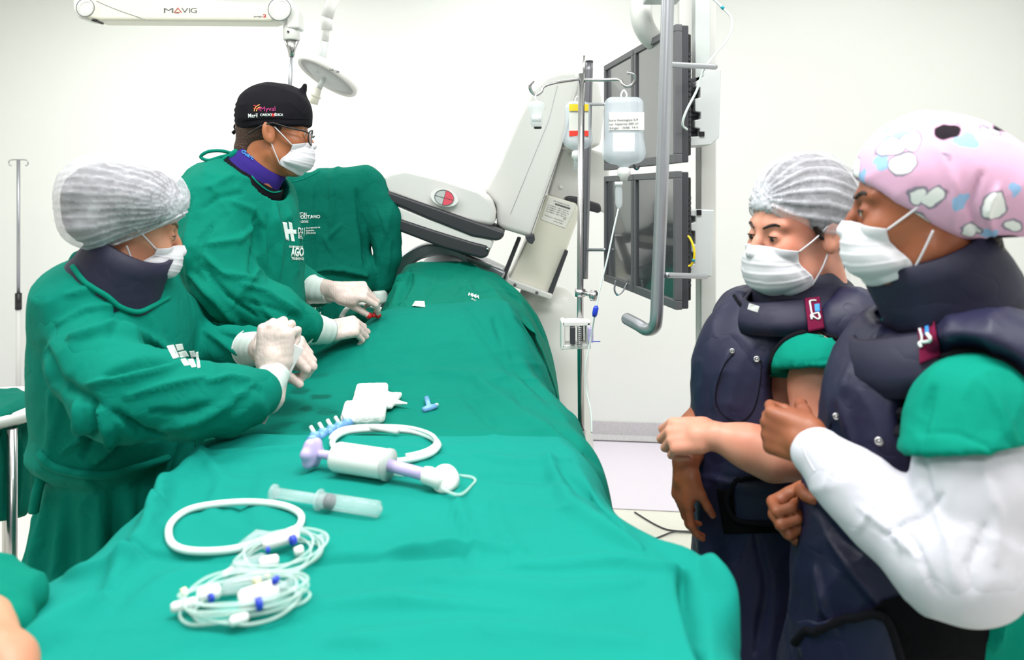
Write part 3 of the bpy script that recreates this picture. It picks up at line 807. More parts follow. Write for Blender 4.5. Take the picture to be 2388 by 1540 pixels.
tb = empty('operating_table', (-.2, 1.6, 0), 'draped operating table running away from the camera under green sheets', 'operating table')
MB().box((-.20, 1.75, .865), (.235, 1.10, .035), bev=.02).build('tabletop', M['black'], tb)
MB().box((-.20, .82, .865), (.24, .26, .03), bev=.02).build('extension_board', M['dark'], tb)
MB().box((-.20, 1.9, .42), (.13, .22, .42), bev=.03).build('column', M['white'], tb)
MB().box((-.20, 1.9, .05), (.25, .5, .05), bev=.02).build('base', M['white'], tb)
for sx in (-.445, .045): MB().box((sx, 1.75, .84), (.006, 1.0, .014)).build('side_rail', M['steel'], tb)
d2 = tag(sect_surface('surgical_drape', S2, M['drape_mid'], disp=drape_disp(.0060, 4.0, 7.0, 3.1), fl=F2, nu=240, nv=260),
    'green drape with damp spots in the middle, rising to a hill over the patient', 'surgical drape')
d1 = tag(sect_surface('surgical_drape', S1, M['drape_near'], disp=drape_disp(.0058, 3.2, 6.0, 8.4), fl=F1, nu=240, nv=240),
    'bright teal drape nearest the camera, holding the syringe and tubing', 'surgical drape')
d3 = tag(sect_surface('surgical_drape', S3, M['drape_far'], disp=drape_disp(.0085, 9, 7, 5.5), fl=F3, nu=200, nv=160),
    'far green drape over the patient chest beside the scanner', 'surgical drape')
B1, B2, B3 = bvh(d1), bvh(d2), bvh(d3)
# ---------------------------------------------------------------- people
def body_mesh(parts, mat, parent, extra=None, name='body'):
    V, Fs, b, mi = [], [], 0, []
    for k, (s, h) in enumerate(parts):
        v, f = s.build(h); V.append(v); Fs.append(f + b); b += len(v); mi.append(len(f))
    me = mesh(name, np.concatenate(V), np.concatenate(Fs)); o = link(name, me, mat, parent)
    if extra:
        for m in extra: me.materials.append(m)
    return o, mi
def band(name, M_, rx, ry, prof, mat, parent, seg=72, wob=0.0, th=.006, closed=True, label=None):
    """wrapped collar: prof = [(z, extra radius, tilt)] bottom to top, elliptical, with thickness"""
    V = []; n = len(prof)
    for side in (0, 1):
        for (z, e) in prof:
            for k in range(seg):
                a = 2 * math.pi * k / seg; w = wob * math.sin(3 * a + z * 60)
                rr = e - (th if side else 0) + w
                V.append(M_ @ Vector(((rx + rr) * math.cos(a), (ry + rr) * math.sin(a), z + wob * 1.5 * math.sin(2 * a))))
    Fc = []
    for s_ in (0, 1):
        for i in range(n - 1):
            for k in range(seg):
                l = (k + 1) % seg; b = s_ * n * seg; Fc.append((b + i * seg + k, b + i * seg + l, b + (i + 1) * seg + l, b + (i + 1) * seg + k))
    for i in (0, n - 1):
        for k in range(seg):
            l = (k + 1) % seg; Fc.append((i * seg + k, i * seg + l, n * seg + i * seg + l, n * seg + i * seg + k))
    mb = MB(); mb.put(V, Fc); return mb.build(name, mat, parent, label)
def gown_disp(a=.006, fr=(7, 7, 3.2), seed=0, fine=.0018, hang=None):
    def d(v, n):
        r = a * wrinkle(v, fr, seed, 1.1) + fine * wrinkle(v, (17, 17, 9), seed + 3, 1.0)
        if hang is not None:   # vertical pleats below a waist height
            z0, cx, cy, amp, cnt = hang
            th = np.arctan2(v[:, 1] - cy, v[:, 0] - cx)
            w = np.clip((z0 - v[:, 2]) / .12, 0, 1)
            r = r * (1 - .3 * w) + w * amp * (np.sin(th * cnt + 1.6 * np.sin(th * 3 + seed) + 2.5 * noise(v * 3 + seed)) + .5 * np.sin(th * cnt * 2.3 + seed))
        return r
    return d
def calm(d, c):
    c = np.array(c)
    return lambda v, n: d(v, n) * np.clip((np.linalg.norm(v - c, axis=1) - .09) / .06, 0, 1)
def net_cap(name, s, h, front, parent, amp=.0045, cnt=34, mat=None, axis=(1, 0, 0), seed=0, st=None):
    """gathered cap whose pleats run out of a point at the front"""
    v, f = s.build(h); n = normals(v, f)
    fr = np.array(front); q = v - fr; ax = np.array(Vector(axis).normalized()); u = np.array(Vector(axis).orthogonal().normalized()); w = np.cross(ax, u)
    th = np.arctan2(q @ w, q @ u); r = np.linalg.norm(q, axis=1)
    ph = th * cnt + 2.2 * noise(v * 14 + seed) * 2 + 1.2 * np.sin(th * 5 + seed)
    pl = np.clip(np.sin(ph), -.2, 1) ** 1.0 + .5 * np.clip(np.sin(ph * .43 + 1), 0, 1)
    fall = np.exp(-r / .11) * .8 + .25
    v = v + n * (amp * pl * fall * np.clip(r / .03, 0, 1) + .0022 * wrinkle(v, (14, 14, 14), seed + 1))[:, None]
    me = mesh(name, v, f); at = me.attributes.new('pleat', 'FLOAT', 'POINT')
    val = np.clip((pl > .55) * .55 * fall + .25 * (noise(v * 60 + seed) > .12) * fall + np.exp(-(r / .035) ** 2) + .12 * (noise(v * np.array([25, 25, 120])) > .1), 0, 1)
    at.data.foreach_set('value', val.astype(np.float32))
    return link(name, me, mat or M['net'], parent)

# ================= the doctor with the black cap
doc = empty('person', P(570, 1540, 2.05) * Vector((1, 1, 0)) if False else Vector((-.76, 2.05, 0)), 'doctor in green gown, black cap, glasses and mask working across the table', 'person', None)
MD = frame(P(640, 312, 2.0), (.965, .25, -.06), (0, 0, 1)) @ Matrix.Diagonal((.93, 1, 1, 1))
hd = head_sdf(MD)
bs = S(); bs.cap(P(560, 470, 2.05), P(575, 700, 2.05), .09, .10, .05); bs.cap(P(505, 475, 1.95), P(610, 480, 2.2), .05, .05, .05)
bs.chain([P(508, 475, 1.93), P(528, 672, 1.86), P(728, 757, 1.93)], [.045, .038, .028], .03); bs.chain([P(600, 480, 2.22), P(640, 655, 2.28), P(742, 678, 2.2)], [.045, .038, .028], .03)
bs.cap(P(592, 440, 2.0), P(570, 500, 2.04), .055, .07, .04)
bs.chain([P(570, 700, 2.05), Vector((-.75, 2.05, .75)), Vector((-.75, 2.0, .08))], [.10, .11, .055], .04); bs.chain([Vector((-.75, 2.1, .75)), Vector((-.78, 2.18, .08))], [.09, .055], .04)
body, _ = body_mesh([(hd, .0035), (bs, .012)], M['skinD'], doc)
eyes(MD, doc); brow(MD, hd, doc, 1, M['hair_dark']); brow(MD, hd, doc, -1, M['hair_dark'])
# short hair around the ears and nape
hs = S(MD); hs.ell((-.016, 0, .036), (.0965, .0785, .092), k=.01); hs.cap((-.060, 0, -.02), (-.070, 0, -.045), .045, .040, .02)
hs.cut((.028, 0, 0), (1, 0, .10)); hs.cut((0, 0, -.044), (.35, 0, -1)); hs.cut((0, 0, .06), (0, 0, 1))
hs.ell((-.006, .09, -.012), (.030, .03, .040), k=.006, op='-'); hs.ell((-.006, -.09, -.012), (.030, .03, .040), k=.006, op='-')
sdf_obj('hair', hs, .004, M['hair_stubble'], doc)
cp = S(MD); cp.ell((-.004, 0, .040), (.103, .086, .098), k=.01); cp.ell((-.045, 0, .055), (.062, .074, .066), k=.03); cp.ell((.045, 0, .060), (.052, .066, .062), k=.03)
cp.cap((.070, -.01, .105), (.078, -.012, .138), .010, .006, .012)
cp.cut((0, 0, .014), (.12, 0, -1), .003)
cap_d = sdf_obj('surgical_cap', cp, .0035, M['capblack'], doc, disp=lambda v, n: .0022 * wrinkle(v, (14, 14, 22), 2.0) + .003 * np.clip((P(560, 270, 2)[0] + .012 - v[:, 0]) / .03, 0, 1) * np.sin(v[:, 2] * 420))
Bc = bvh(cap_d)
line_on('cap_seam', Bc, [(562, 281), (620, 276), (680, 277), (722, 278)], .0009, M['piping'], cap_d)
tie = MB(); tie.tube(spline([P(562, 291, 1.99), P(552, 288, 1.98), P(546, 296, 1.98), P(552, 303, 1.98), P(562, 296, 1.98)], 6), .0022, 6)
tie.tube(spline([P(562, 294, 1.99), P(553, 302, 1.98), P(543, 311, 1.98)], 6), [.005, .005, .005, .005, .005, .005, .005, .005, .005, .005, .005, .005, .0055], 6); tie.build('cap_tie', M['capblack'], cap_d)
text_on('cap_lettering', Bc, 'Myval', (608, 260), (642, 259), 11, M['magenta'], cap_d)
text_on('cap_lettering', Bc, 'Meril', (580, 275), (601, 274), 10, M['white_print'], cap_d, bold=.006)
text_on('cap_lettering', Bc, 'CARDIO', (607, 271), (634, 271), 6, M['white_print'], cap_d, bold=.03)
text_on('cap_lettering', Bc, 'M', (634, 273), (640, 273), 9, M['red_print'], cap_d, bold=.03)
text_on('cap_lettering', Bc, 'ÉDICA', (640, 271), (660, 271), 6, M['white_print'], cap_d, bold=.03)
for pts, m in (([(592, 246), (598, 248), (603, 245)], 'red_print'), ([(593, 260), (596, 251), (606, 244)], 'gold'), ([(598, 260), (601, 253), (607, 250)], 'gold'), ([(591, 253), (598, 254), (606, 253)], 'red_print'), ([(604, 259), (605, 254), (608, 252)], 'magenta')):
    line_on('cap_emblem', Bc, pts, .0011, M[m], cap_d, .0008, 5)
mask_obj(MD, hd, doc, top=-.018, bot=-.112, puff=.012)
# spectacles
gl = MB(); MDl = lambda x, y, z: MD @ Vector((x, y, z))
g = None
for y in (1, -1):
    ring = [MDl(.108 - .010 * abs(math.cos(a)) * (1 if math.cos(a) * y > 0 else .2), y * .034 + .025 * math.cos(a), -.006 + .0205 * math.sin(a)) for a in np.linspace(0, 2 * math.pi, 25)[:-1]]
    gl.tube(ring, .0019, 8, True)
    gl.tube(spline([MDl(.098, y * .060, .004), MDl(.085, y * .070, .008), MDl(.04, y * .079, .014), MDl(.0, y * .086, .022)], 5), .0024, 8)
gl.tube(spline([MDl(.110, -.010, -.002), MDl(.114, 0, .002), MDl(.110, .010, -.002)], 5), .0018, 8)
for y in (1, -1): gl.tube(spline([MDl(.0, y * .086, .022), MDl(-.03, y * .084, .012), MDl(-.065, y * .072, -.012)], 5), .0022, 8)
g = gl.build('glasses', M['black'], doc)
for y in (1, -1): MB().lathe([(.0195, 0), (.0195, .0012)], MDl(.104, y * .034, -.006), MD.to_3x3() @ Vector((1, y * .12, 0)), 24).build('lens', M['lens'], g)
# purple shirt collar and black strap under it
cf = frame(P(603, 388, 2.0), (.80, .05, -.62), (.58, 0, .80))
sc_d = band('shirt_collar', cf, .078, .076, [(-.052, .014), (-.03, .006), (-.006, .0), (.020, -.004)], M['purple'], doc, wob=.001)
cs_d = band('collar_strap', frame(P(594, 408, 2.005), (.80, .05, -.62), (.55, 0, .83)), .092, .088, [(-.03, .012), (-.012, .004), (.008, -.004)], M['piping'], doc)
text_on('collar_lettering', bvh(sc_d), 'Guard', (563, 356), (590, 374), 8, M['cyan_print'], sc_d, bold=.02)
gs = S()
gs.ell(P(566, 548, 2.05), (.158, .20, .19), k=.03); gs.ell(P(545, 470, 2.03), (.125, .19, .115), k=.06)
gs.cap(P(512, 470, 1.95), P(600, 480, 2.19), .082, .078, .06); gs.ell(P(574, 690, 2.05), (.158, .185, .20), k=.06)
gs.cap(P(575, 440, 2.03), P(590, 475, 2.05), .088, .10, .05)
gs.cap(P(578, 745, 2.05), Vector((-.74, 2.05, .95)), .135, .145, .05); gs.cap(Vector((-.74, 2.05, .95)), Vector((-.76, 2.05, .30)), .145, .19, .05)
gs.chain([P(506, 482, 1.91), P(502, 600, 1.84), P(528, 678, 1.82), P(625, 722, 1.86), P(712, 757, 1.92)], [.092, .082, .078, .062, .046], .028)
gs.chain([P(604, 490, 2.22), P(650, 640, 2.27), P(738, 678, 2.2)], [.085, .065, .044], .03)
gs.cap(P(594, 428, 2.0), P(600, 385, 2.0), .092, .088, .008, '-')
FD = [([(455, 470), (435, 560), (440, 660)], 10, .006), ([(600, 520), (560, 560), (480, 570)], 9, .008), ([(595, 495), (600, 560), (585, 640)], 10, -.012), ([(540, 470), (590, 490), (620, 530)], 9, .007),
      ([(470, 590), (520, 640), (600, 650)], 9, .008), ([(445, 640), (500, 700), (560, 765)], 10, .010), ([(470, 620), (530, 690), (600, 740)], 7, -.008), ([(560, 660), (620, 680), (700, 730)], 9, .009),
      ([(560, 700), (640, 720), (705, 750)], 6, -.006), ([(500, 520), (470, 560), (455, 620)], 8, -.007), ([(640, 470), (655, 560), (650, 650)], 9, .006), ([(670, 480), (690, 560), (695, 640)], 8, .005),
      ([(625, 500), (632, 600), (625, 660)], 7, -.006), ([(480, 440), (540, 410), (600, 425)], 9, .005), ([(470, 490), (510, 460), (570, 450)], 7, -.005), ([(440, 690), (480, 740), (520, 770)], 7, -.008), ([(590, 690), (640, 745), (700, 778)], 7, .005)]
gown_d = sdf_obj('surgical_gown', gs, .0065, M['gown'], doc, disp=calm(gown_disp(.0095, (8, 8, 4), 4.4, .0022, (1.0, -.74, 2.05, .014, 9)), P(600, 400, 2.0)), st=FD)
Bg = bvh(gown_d)
line_on('neck_hem', (Bg, bvh(cs_d)), [(545, 362), (572, 392), (602, 428), (632, 448), (655, 446)], .0024, M['hem'], gown_d, .0005)
line_on('waist_tie', Bg, [(450, 742), (490, 752), (520, 758), (545, 775)], .006, M['gown'], gown_d, .002)
k = MB()   # knot and bow at the nape
k.tube(spline([P(541, 358, 1.97), P(515, 352, 1.96), P(485, 354, 1.95), P(468, 366, 1.95), P(486, 374, 1.95), P(515, 366, 1.96), P(541, 360, 1.97)], 6), .0045, 8)
k.tube(spline([P(556, 352, 1.96), P(545, 358, 1.95), P(538, 366, 1.95)], 5), .009, 8); k.tube(spline([P(541, 360, 1.96), P(520, 372, 1.95), P(500, 395, 1.94)], 5), .005, 8); k.build('neck_tie', M['gown'], gown_d)
def gtext(B, o, t, a, b, h, bold=.02, name='printed_lettering', mat='white_print', **kw): return text_on(name, B, t, a, b, h, M[mat], o, bold=bold, **kw)
gtext(Bg, gown_d, 'AGO', (677, 597), (707, 598), 20, .05); gtext(Bg, gown_d, 'TRABALHO', (678, 606), (707, 607), 6, .03); gtext(Bg, gown_d, 'GOVERNO DE', (673, 578), (705, 579), 5, .02)
gtext(Bg, gown_d, 'DS', (693, 545), (706, 546), 14, .04); gtext(Bg, gown_d, 'E,', (694, 556), (706, 557), 9, .04)
for qd in ([(658, 518), (668, 519), (674, 562), (666, 560)], [(672, 517), (680, 520), (684, 545), (676, 545)], [(667, 535), (690, 536), (691, 546), (669, 546)], [(676, 546), (684, 546), (687, 564), (679, 563)]):
    patch('printed_emblem', Bg, qd, M['white_print'], gown_d, .0012, .0006, 6, 8)
# gloved hands
h1 = S(); tips1 = hand_sdf(h1, P(786, 680, 2.13), (.98, .05, .0), (-.02, -.62, .78), -1, ((40, 40, 12), (50, 44, 14), (62, 52, 25), (68, 56, 30)), (14, 34, 0), .93, 1, P(752, 677, 2.17), (.030, .036))
g1 = sdf_obj('glove', h1, .003, M['glove'], doc, disp=lambda v, n: .0006 * wrinkle(v, (60, 60, 60), 1))
cuff('glove_cuff', P(729, 676, 2.185), P(772, 683, 2.15), .043, .031, M['glove_cuff'], g1)
h2 = S(); hand_sdf(h2, P(758, 775, 2.0), (.90, .40, .12), (.05, -.50, .86), 1, ((48, 52, 30), (52, 55, 30), (55, 56, 32), (58, 58, 35)), (35, 35, 25), .98, 1, P(730, 768, 1.96), (.032, .040))
g2 = sdf_obj('glove', h2, .003, M['glove'], doc, disp=lambda v, n: .0006 * wrinkle(v, (60, 60, 60), 2))
cuff('glove_cuff', P(713, 764, 1.925), P(768, 774, 1.985), .046, .034, M['glove_cuff'], g2)
bl = MB()
for tp, r in ((tips1[0], .0095), (tips1[1], .0095), (tips1[4], .0100), ((tips1[0] + tips1[4]) / 2, .007)):
    bl.lathe([(r * math.sin(a), -r * math.cos(a)) for a in np.linspace(.05, 3.1, 11)], tp, (0, 0, 1), 16)
bl.build('bloodied_fingertips', M['blood'], g1, 'blood-stained fingertips')

# ================= nurse on the left
na = empty('person', Vector((-.88, 1.56, 0)), 'nurse in green gown and grey-white hair net holding a clear pouch on the left', 'person')
MA = frame(P(306, 540, 1.52), (.87, .46, -.20), (.18, .1, .98)) @ Matrix.Diagonal((.92, .96, 1, 1))
ha = head_sdf(MA, (.005, 0, -.17), jaw=.92, ears=False, nr=.048)
ba = S(); ba.cap(P(240, 700, 1.55), P(250, 950, 1.55), .09, .09, .05); ba.chain([P(205, 745, 1.48), P(290, 930, 1.37), P(600, 912, 1.46)], [.045, .038, .028], .03)
ba.chain([P(390, 745, 1.68), P(455, 825, 1.76), P(585, 800, 1.69)], [.045, .038, .028], .03); ba.cap(P(300, 650, 1.52), P(280, 730, 1.56), .044, .07, .04); ba.cap(P(215, 735, 1.5), P(370, 740, 1.65), .05, .05, .05)
ba.chain([P(250, 950, 1.58), Vector((-.89, 1.54, .75)), Vector((-.90, 1.52, .08))], [.065, .050, .04], .04); ba.chain([P(250, 950, 1.58), Vector((-.89, 1.62, .75)), Vector((-.90, 1.66, .08))], [.065, .050, .04], .04)
body_mesh([(ha, .0035), (ba, .012)], M['skinA'], na)
eyes(MA, na, look=(0, -.3)); brow(MA, ha, na, 1, M['hair_blond'], r=.0028); brow(MA, ha, na, -1, M['hair_blond'], r=.0028); lashes(MA, na, M['hair_dark'])
lid = MB()
hx = S(MA); hx.ell((-.030, 0, .045), (.088, .079, .080), k=.01); hx.ell((-.078, 0, .045), (.045, .062, .050), k=.03); hx.cap((-.050, 0, -.02), (-.052, 0, -.055), .042, .030, .02)
hx.cut((0, 0, .0), (.75, 0, -.35)) if False else None
hx.ell((.075, 0, -.02), (.075, .12, .085), k=.01, op='-')
sdf_obj('hair', hx, .004, M['hair_dark'], na, disp=lambda v, n: .002 * wrinkle(v, (40, 40, 20), 2)); hx = S(); hx.ell(P(294, 466, 1.49), (.106, .094, .072), k=.01); hx.ell(P(230, 462, 1.46), (.055, .078, .064), k=.03); hx.ell(P(238, 520, 1.46), (.054, .078, .044), k=.03); hx.cut(P(440, 482, 1.47), Vector((.44, -.25, -.9)), .006)
sdf_obj('hair', hx, .004, M['hair_dark'], na, disp=lambda v, n: .002 * wrinkle(v, (40, 40, 20), 2))
ca = S(); ca.ell(P(296, 466, 1.49), (.118, .107, .083), k=.01); ca.ell(P(228, 455, 1.46), (.068, .092, .080), k=.03); ca.ell(P(240, 525, 1.46), (.066, .090, .050), k=.03)
pa = P(440, 492, 1.47); pb = P(262, 578, 1.47); dd = (pb - pa).normalized(); ca.cut(pa, (-dd.z, 0, dd.x) if -dd.z * 0 + dd.x < 0 else (dd.z, 0, -dd.x), .006)
net_a = net_cap('bouffant_cap', ca, .0042, P(437, 486, 1.47), na, .0024, 38, axis=(1, 0, 0), seed=2.2)
Bn = bvh(net_a); line_on('elastic_edge', Bn, [(436, 494), (400, 512), (350, 537), (300, 558), (262, 572)], .0024, M['mask'], net_a, .0)
mask_obj(MA, ha, na, top=-.012, bot=-.098, puff=.012)
# navy neck collar
col_a = band('thyroid_collar', frame(P(289, 618, 1.495), (.80, .1, -.42), (.38, -.08, .91)), .080, .078, [(-.085, .026), (-.05, .018), (-.02, .010), (.015, .004), (.050, .002)], M['collar'], na, wob=.002, th=.008)
ga = S()
ga.ell(P(266, 790, 1.57), (.148, .180, .165), k=.03); ga.cap(P(205, 715, 1.48), P(350, 725, 1.68), .076, .072, .06); ga.ell(P(250, 700, 1.55), (.11, .15, .085), k=.06)
ga.ell(P(255, 930, 1.58), (.138, .17, .19), k=.06); ga.ell(P(248, 1030, 1.58), (.126, .165, .075), k=.03); ga.ell(P(345, 1060, 1.66), (.090, .12, .13), k=.05); ga.cap(P(335, 1080, 1.66), Vector((-.80, 1.66, .4)), .08, .10, .05)
ga.cap(P(250, 1085, 1.58), Vector((-.88, 1.58, .55)), .116, .150, .02); ga.cap(Vector((-.88, 1.58, .55)), Vector((-.88, 1.58, .25)), .150, .17, .05)
ga.chain([P(198, 770, 1.45), P(226, 850, 1.39), P(300, 925, 1.335), P(450, 935, 1.37), P(535, 930, 1.41), P(598, 918, 1.45)], [.074, .078, .078, .066, .058, .046], .025)
ga.chain([P(395, 765, 1.70), P(455, 820, 1.76), P(580, 808, 1.69)], [.070, .056, .044], .03)
ga.cap(P(292, 622, 1.495), P(310, 575, 1.49), .086, .10, .010, '-')
FA = [([(160, 790), (260, 760), (370, 800), (420, 850)], 14, .012), ([(240, 880), (330, 850), (420, 840)], 14, -.012), ([(100, 800), (130, 890), (240, 950)], 16, -.010), ([(200, 900), (300, 880), (420, 850)], 12, .010),
      ([(290, 925), (380, 900), (480, 880)], 12, .008), ([(370, 1000), (460, 980), (590, 900)], 14, .010), ([(340, 960), (430, 965), (560, 925)], 9, -.007), ([(480, 890), (530, 880), (580, 885)], 9, .008),
      ([(230, 945), (260, 1040), (220, 1080)], 12, .012), ([(180, 930), (190, 1020), (140, 1060)], 12, .010), ([(210, 930), (225, 1010), (190, 1070)], 8, -.010), ([(120, 900), (120, 1000), (110, 1040)], 10, .006),
      ([(265, 960), (330, 1010), (390, 1020)], 12, -.012), ([(150, 690), (240, 665), (330, 700)], 12, .006), ([(250, 790), (270, 760), (270, 700)], 7, -.005), ([(130, 760), (200, 720), (280, 710)], 10, .005),
      ([(560, 910), (600, 905), (615, 925)], 6, -.006), ([(540, 895), (545, 930), (530, 965)], 6, .005), ([(470, 770), (520, 800), (560, 830)], 8, .008), ([(500, 770), (545, 790), (575, 820)], 6, -.006)]
gown_a = sdf_obj('surgical_gown', ga, .0062, M['gown2'], na, disp=calm(gown_disp(.0100, (6.5, 6.5, 4), 9.1, .0020, (.86, -.88, 1.58, .014, 8)), P(292, 640, 1.5)), st=FA)
Ba = bvh(gown_a)
line_on('neck_hem', (Ba, bvh(col_a)), [(170, 622), (200, 660), (248, 690), (280, 716), (321, 728), (356, 714), (393, 694)], .0055, M['hem'], gown_a, .0004)
line_on('waist_tie', Ba, [(96, 1060), (120, 1085), (180, 1102), (250, 1105), (320, 1088), (390, 1068)], .0085, M['gown2'], gown_a, .003)
kk = MB(); kk.tube(spline([P(205, 592, 1.50), P(180, 612, 1.48), P(160, 628, 1.47), P(132, 650, 1.46)], 6), .006, 8); kk.tube(spline([P(200, 590, 1.50), P(178, 596, 1.47), P(168, 618, 1.47), P(190, 614, 1.48)], 6), .008, 8); kk.build('neck_tie', M['gown2'], gown_a)
kk = MB(); kk.tube(spline([P(96, 1062, 1.5), P(88, 1040, 1.47), P(100, 1010, 1.47), P(112, 1048, 1.48)], 6), .008, 8); kk.tube(spline([P(98, 1062, 1.5), P(96, 1110, 1.46), P(86, 1150, 1.45), P(78, 1195, 1.45)], 6), .010, 8); kk.build('waist_bow', M['gown2'], gown_a)
for qd in ([(388, 808), (404, 804), (418, 834), (404, 838)], [(408, 804), (424, 802), (428, 816), (413, 819)], [(414, 822), (432, 818), (440, 832), (421, 835)], [(440, 820), (452, 818), (458, 832), (445, 836)], [(420, 840), (432, 837), (443, 852), (430, 854)], [(438, 840), (450, 838), (458, 856), (447, 858)], [(456, 822), (462, 820), (467, 858), (461, 860)]):
    patch('printed_emblem', Ba, qd, M['white_print'], gown_a, .0009, .0003, 9, 9)
h3 = S(); hand_sdf(h3, P(640, 868, 1.50), (.02, .10, 1.0), (-.15, -1, .08), 1, ((78, 95, 55), (80, 95, 55), (82, 95, 55), (84, 95, 55)), (52, 30, 40), 1.0, 1, P(622, 925, 1.47), (.028, .036), fat=1.02)
g3 = sdf_obj('glove', h3, .003, M['glove'], na, disp=lambda v, n: .0008 * wrinkle(v, (50, 50, 90), 5))
cuff('glove_cuff', P(607, 922, 1.455), P(648, 862, 1.50), .040, .029, M['glove_cuff'], g3)
h4 = S(); hand_sdf(h4, P(612, 815, 1.63), (1.0, -.22, .10), (.05, -.35, .93), -1, ((55, 75, 40), (60, 75, 40), (65, 78, 40), (68, 78, 40)), (25, 28, 20), 1.0, 2, P(588, 812, 1.67), (.028, .034))
g4 = sdf_obj('glove', h4, .003, M['glove'], na, disp=lambda v, n: .0008 * wrinkle(v, (50, 50, 50), 8))
cuff('glove_cuff', P(582, 812, 1.675), P(615, 815, 1.63), .041, .030, M['glove_cuff'], g4)
pw = [P(690, 812, 1.545), P(655, 812, 1.54), P(588, 974, 1.46), P(632, 966, 1.465)]
po = MB(); po.box((pw[0] + pw[2]) / 2, (.022, .0016, .088), Matrix.Rotation(math.radians(27), 3, 'Y'), .0012)
pouch = empty('sterile_pouch', pw[2], 'clear plastic pouch held in the gloved fists of the left nurse', 'pouch'); po.build('pouch_film', M['pouch'], pouch)
MB().box(P(616, 945, 1.468), (.006, .002, .018), Matrix.Rotation(math.radians(27), 3, 'Y'), .0015).build('red_insert', M['red_lab'], pouch, 'red strip inside the pouch')
# ================= the two women in lead aprons on the right
def apron_details(B, o, strap, letters, buttons, pocket, over=()):
    B0 = B; B = (B,) + tuple(over)
    sp = patch('shoulder_strap', B, strap, M['maroon'], o, .004, .002, 8, 14)
    Bs = B
    for kind, *a in letters:
        if kind == 'line': line_on('strap_emblem', B, a[0], a[1], M[a[2]], sp, .0060, 6)
        else: patch('strap_emblem', B, a[0], M[a[1]], sp, .0060, .001, 5, 5)
    B = B0
    for (x, y, r) in buttons:
        h = hit(B, x, y, .0); n = (cam.location - h).normalized()
        bb = MB().lathe([(r, 0), (r, .003), (r * .6, .0045), (r * .55, .003), (r * .3, .003), (r * .28, .005), (.0005, .005)], h, n, 20).build('snap_button', M['steel'], o)
    if pocket: line_on('pocket_seam', B, pocket, .0011, M['piping'], o, .0008, 8, closed=False)

# ---- middle nurse
nb = empty('person', Vector((.54, 1.52, 0)), 'nurse with white hair net and navy lead apron, one hand clasping a wrist', 'person')
MB_ = frame(P(1860, 545, 1.48), (-.945, -.32, -.09), (0, -.03, 1)) @ Matrix.Scale(1.02, 4)
hb = head_sdf(MB_, jaw=1.12); hb.ell((.040, -.03, -.07), (.035, .032, .036), k=.02); hb.ell((.040, .03, -.07), (.035, .032, .036), k=.02)
bb_ = S(); bb_.cap(P(1850, 800, 1.53), P(1800, 1080, 1.53), .08, .09, .05); bb_.cap(P(1755, 765, 1.62), P(1945, 790, 1.47), .045, .045, .05)
bb_.cap(P(1880, 640, 1.50), P(1865, 740, 1.53), .052, .07, .04)
for dx in (-.05, .06): bb_.chain([Vector((.53, 1.53, .9)), Vector((.53 + dx, 1.53, .75)), Vector((.53 + dx, 1.53, .08))], [.08, .08, .05], .04)
ab = S()
ab.chain([P(1935, 775, 1.44), P(1915, 900, 1.37), P(1902, 1060, 1.325)], [.056, .053, .044], .03); ab.chain([P(1902, 1062, 1.325), P(1800, 1062, 1.335), P(1740, 1040, 1.345), P(1672, 1018, 1.36)], [.044, .041, .034, .026], .03)
hand_sdf(ab, P(1662, 1018, 1.36), (-.92, .36, -.12), (-.26, -.72, .62), -1, ((52, 62, 40), (56, 64, 42), (60, 66, 44), (64, 68, 44)), (20, 60, 25), .88, 1, None, fat=1.0)
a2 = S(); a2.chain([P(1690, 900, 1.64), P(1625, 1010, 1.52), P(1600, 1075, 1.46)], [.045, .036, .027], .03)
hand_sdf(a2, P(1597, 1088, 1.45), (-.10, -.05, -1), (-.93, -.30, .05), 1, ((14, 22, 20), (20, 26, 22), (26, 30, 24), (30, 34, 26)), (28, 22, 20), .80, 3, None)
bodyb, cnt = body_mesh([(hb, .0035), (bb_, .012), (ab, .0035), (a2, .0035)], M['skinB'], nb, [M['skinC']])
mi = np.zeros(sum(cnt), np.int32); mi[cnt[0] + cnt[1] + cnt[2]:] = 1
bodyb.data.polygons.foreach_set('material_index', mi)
eyes(MB_, nb, look=(.15, -.25)); lashes(MB_, nb, M['hair_dark'])
for y in (1, -1): brow(MB_, hb, nb, y, M['hair_dark'], lift=-.003, r=.0025)
hx = S(MB_); hx.ell((-.020, 0, .050), (.094, .0800, .088), k=.01); hx.cap((-.06, 0, -.01), (-.072, 0, -.085), .050, .028, .03); hx.cap((.018, .074, .022), (.012, .078, -.002), .008, .004, .01); hx.cap((.018, -.074, .022), (.012, -.078, -.002), .008, .004, .01)
hx.ell((.085, 0, -.01), (.075, .12, .080), k=.01, op='-')
hx.ell((-.026, 0, .060), (.101, .086, .096), k=.01); hx.ell((-.078, 0, .022), (.052, .070, .066), k=.03); hx.cut((.078, 0, .058), (.50, 0, -.86), .008); hx.cap((.018, .074, .022), (.010, .078, -.002), .009, .004, .01); hx.cap((.018, -.074, .022), (.010, -.078, -.002), .009, .004, .01)
hx.cap((-.06, 0, -.01), (-.072, 0, -.085), .050, .028, .03)
sdf_obj('hair', hx, .004, M['hair_dark'], nb, disp=lambda v, n: .002 * wrinkle(v, (40, 40, 20), 2))
cb = S(MB_); cb.ell((-.026, 0, .054), (.113, .096, .107), k=.01); cb.ell((-.078, 0, .020), (.062, .082, .078), k=.03)
cb.cut((.078, 0, .052), (.50, 0, -.86), .008); cb.ell((.06, 0, -.055), (.075, .14, .075), k=.012, op='-')
net_b = net_cap('bouffant_cap', cb, .004, MB_ @ Vector((.084, 0, .068)), nb, .005, 26, axis=MB_.to_3x3() @ Vector((1, 0, .4)), seed=5)
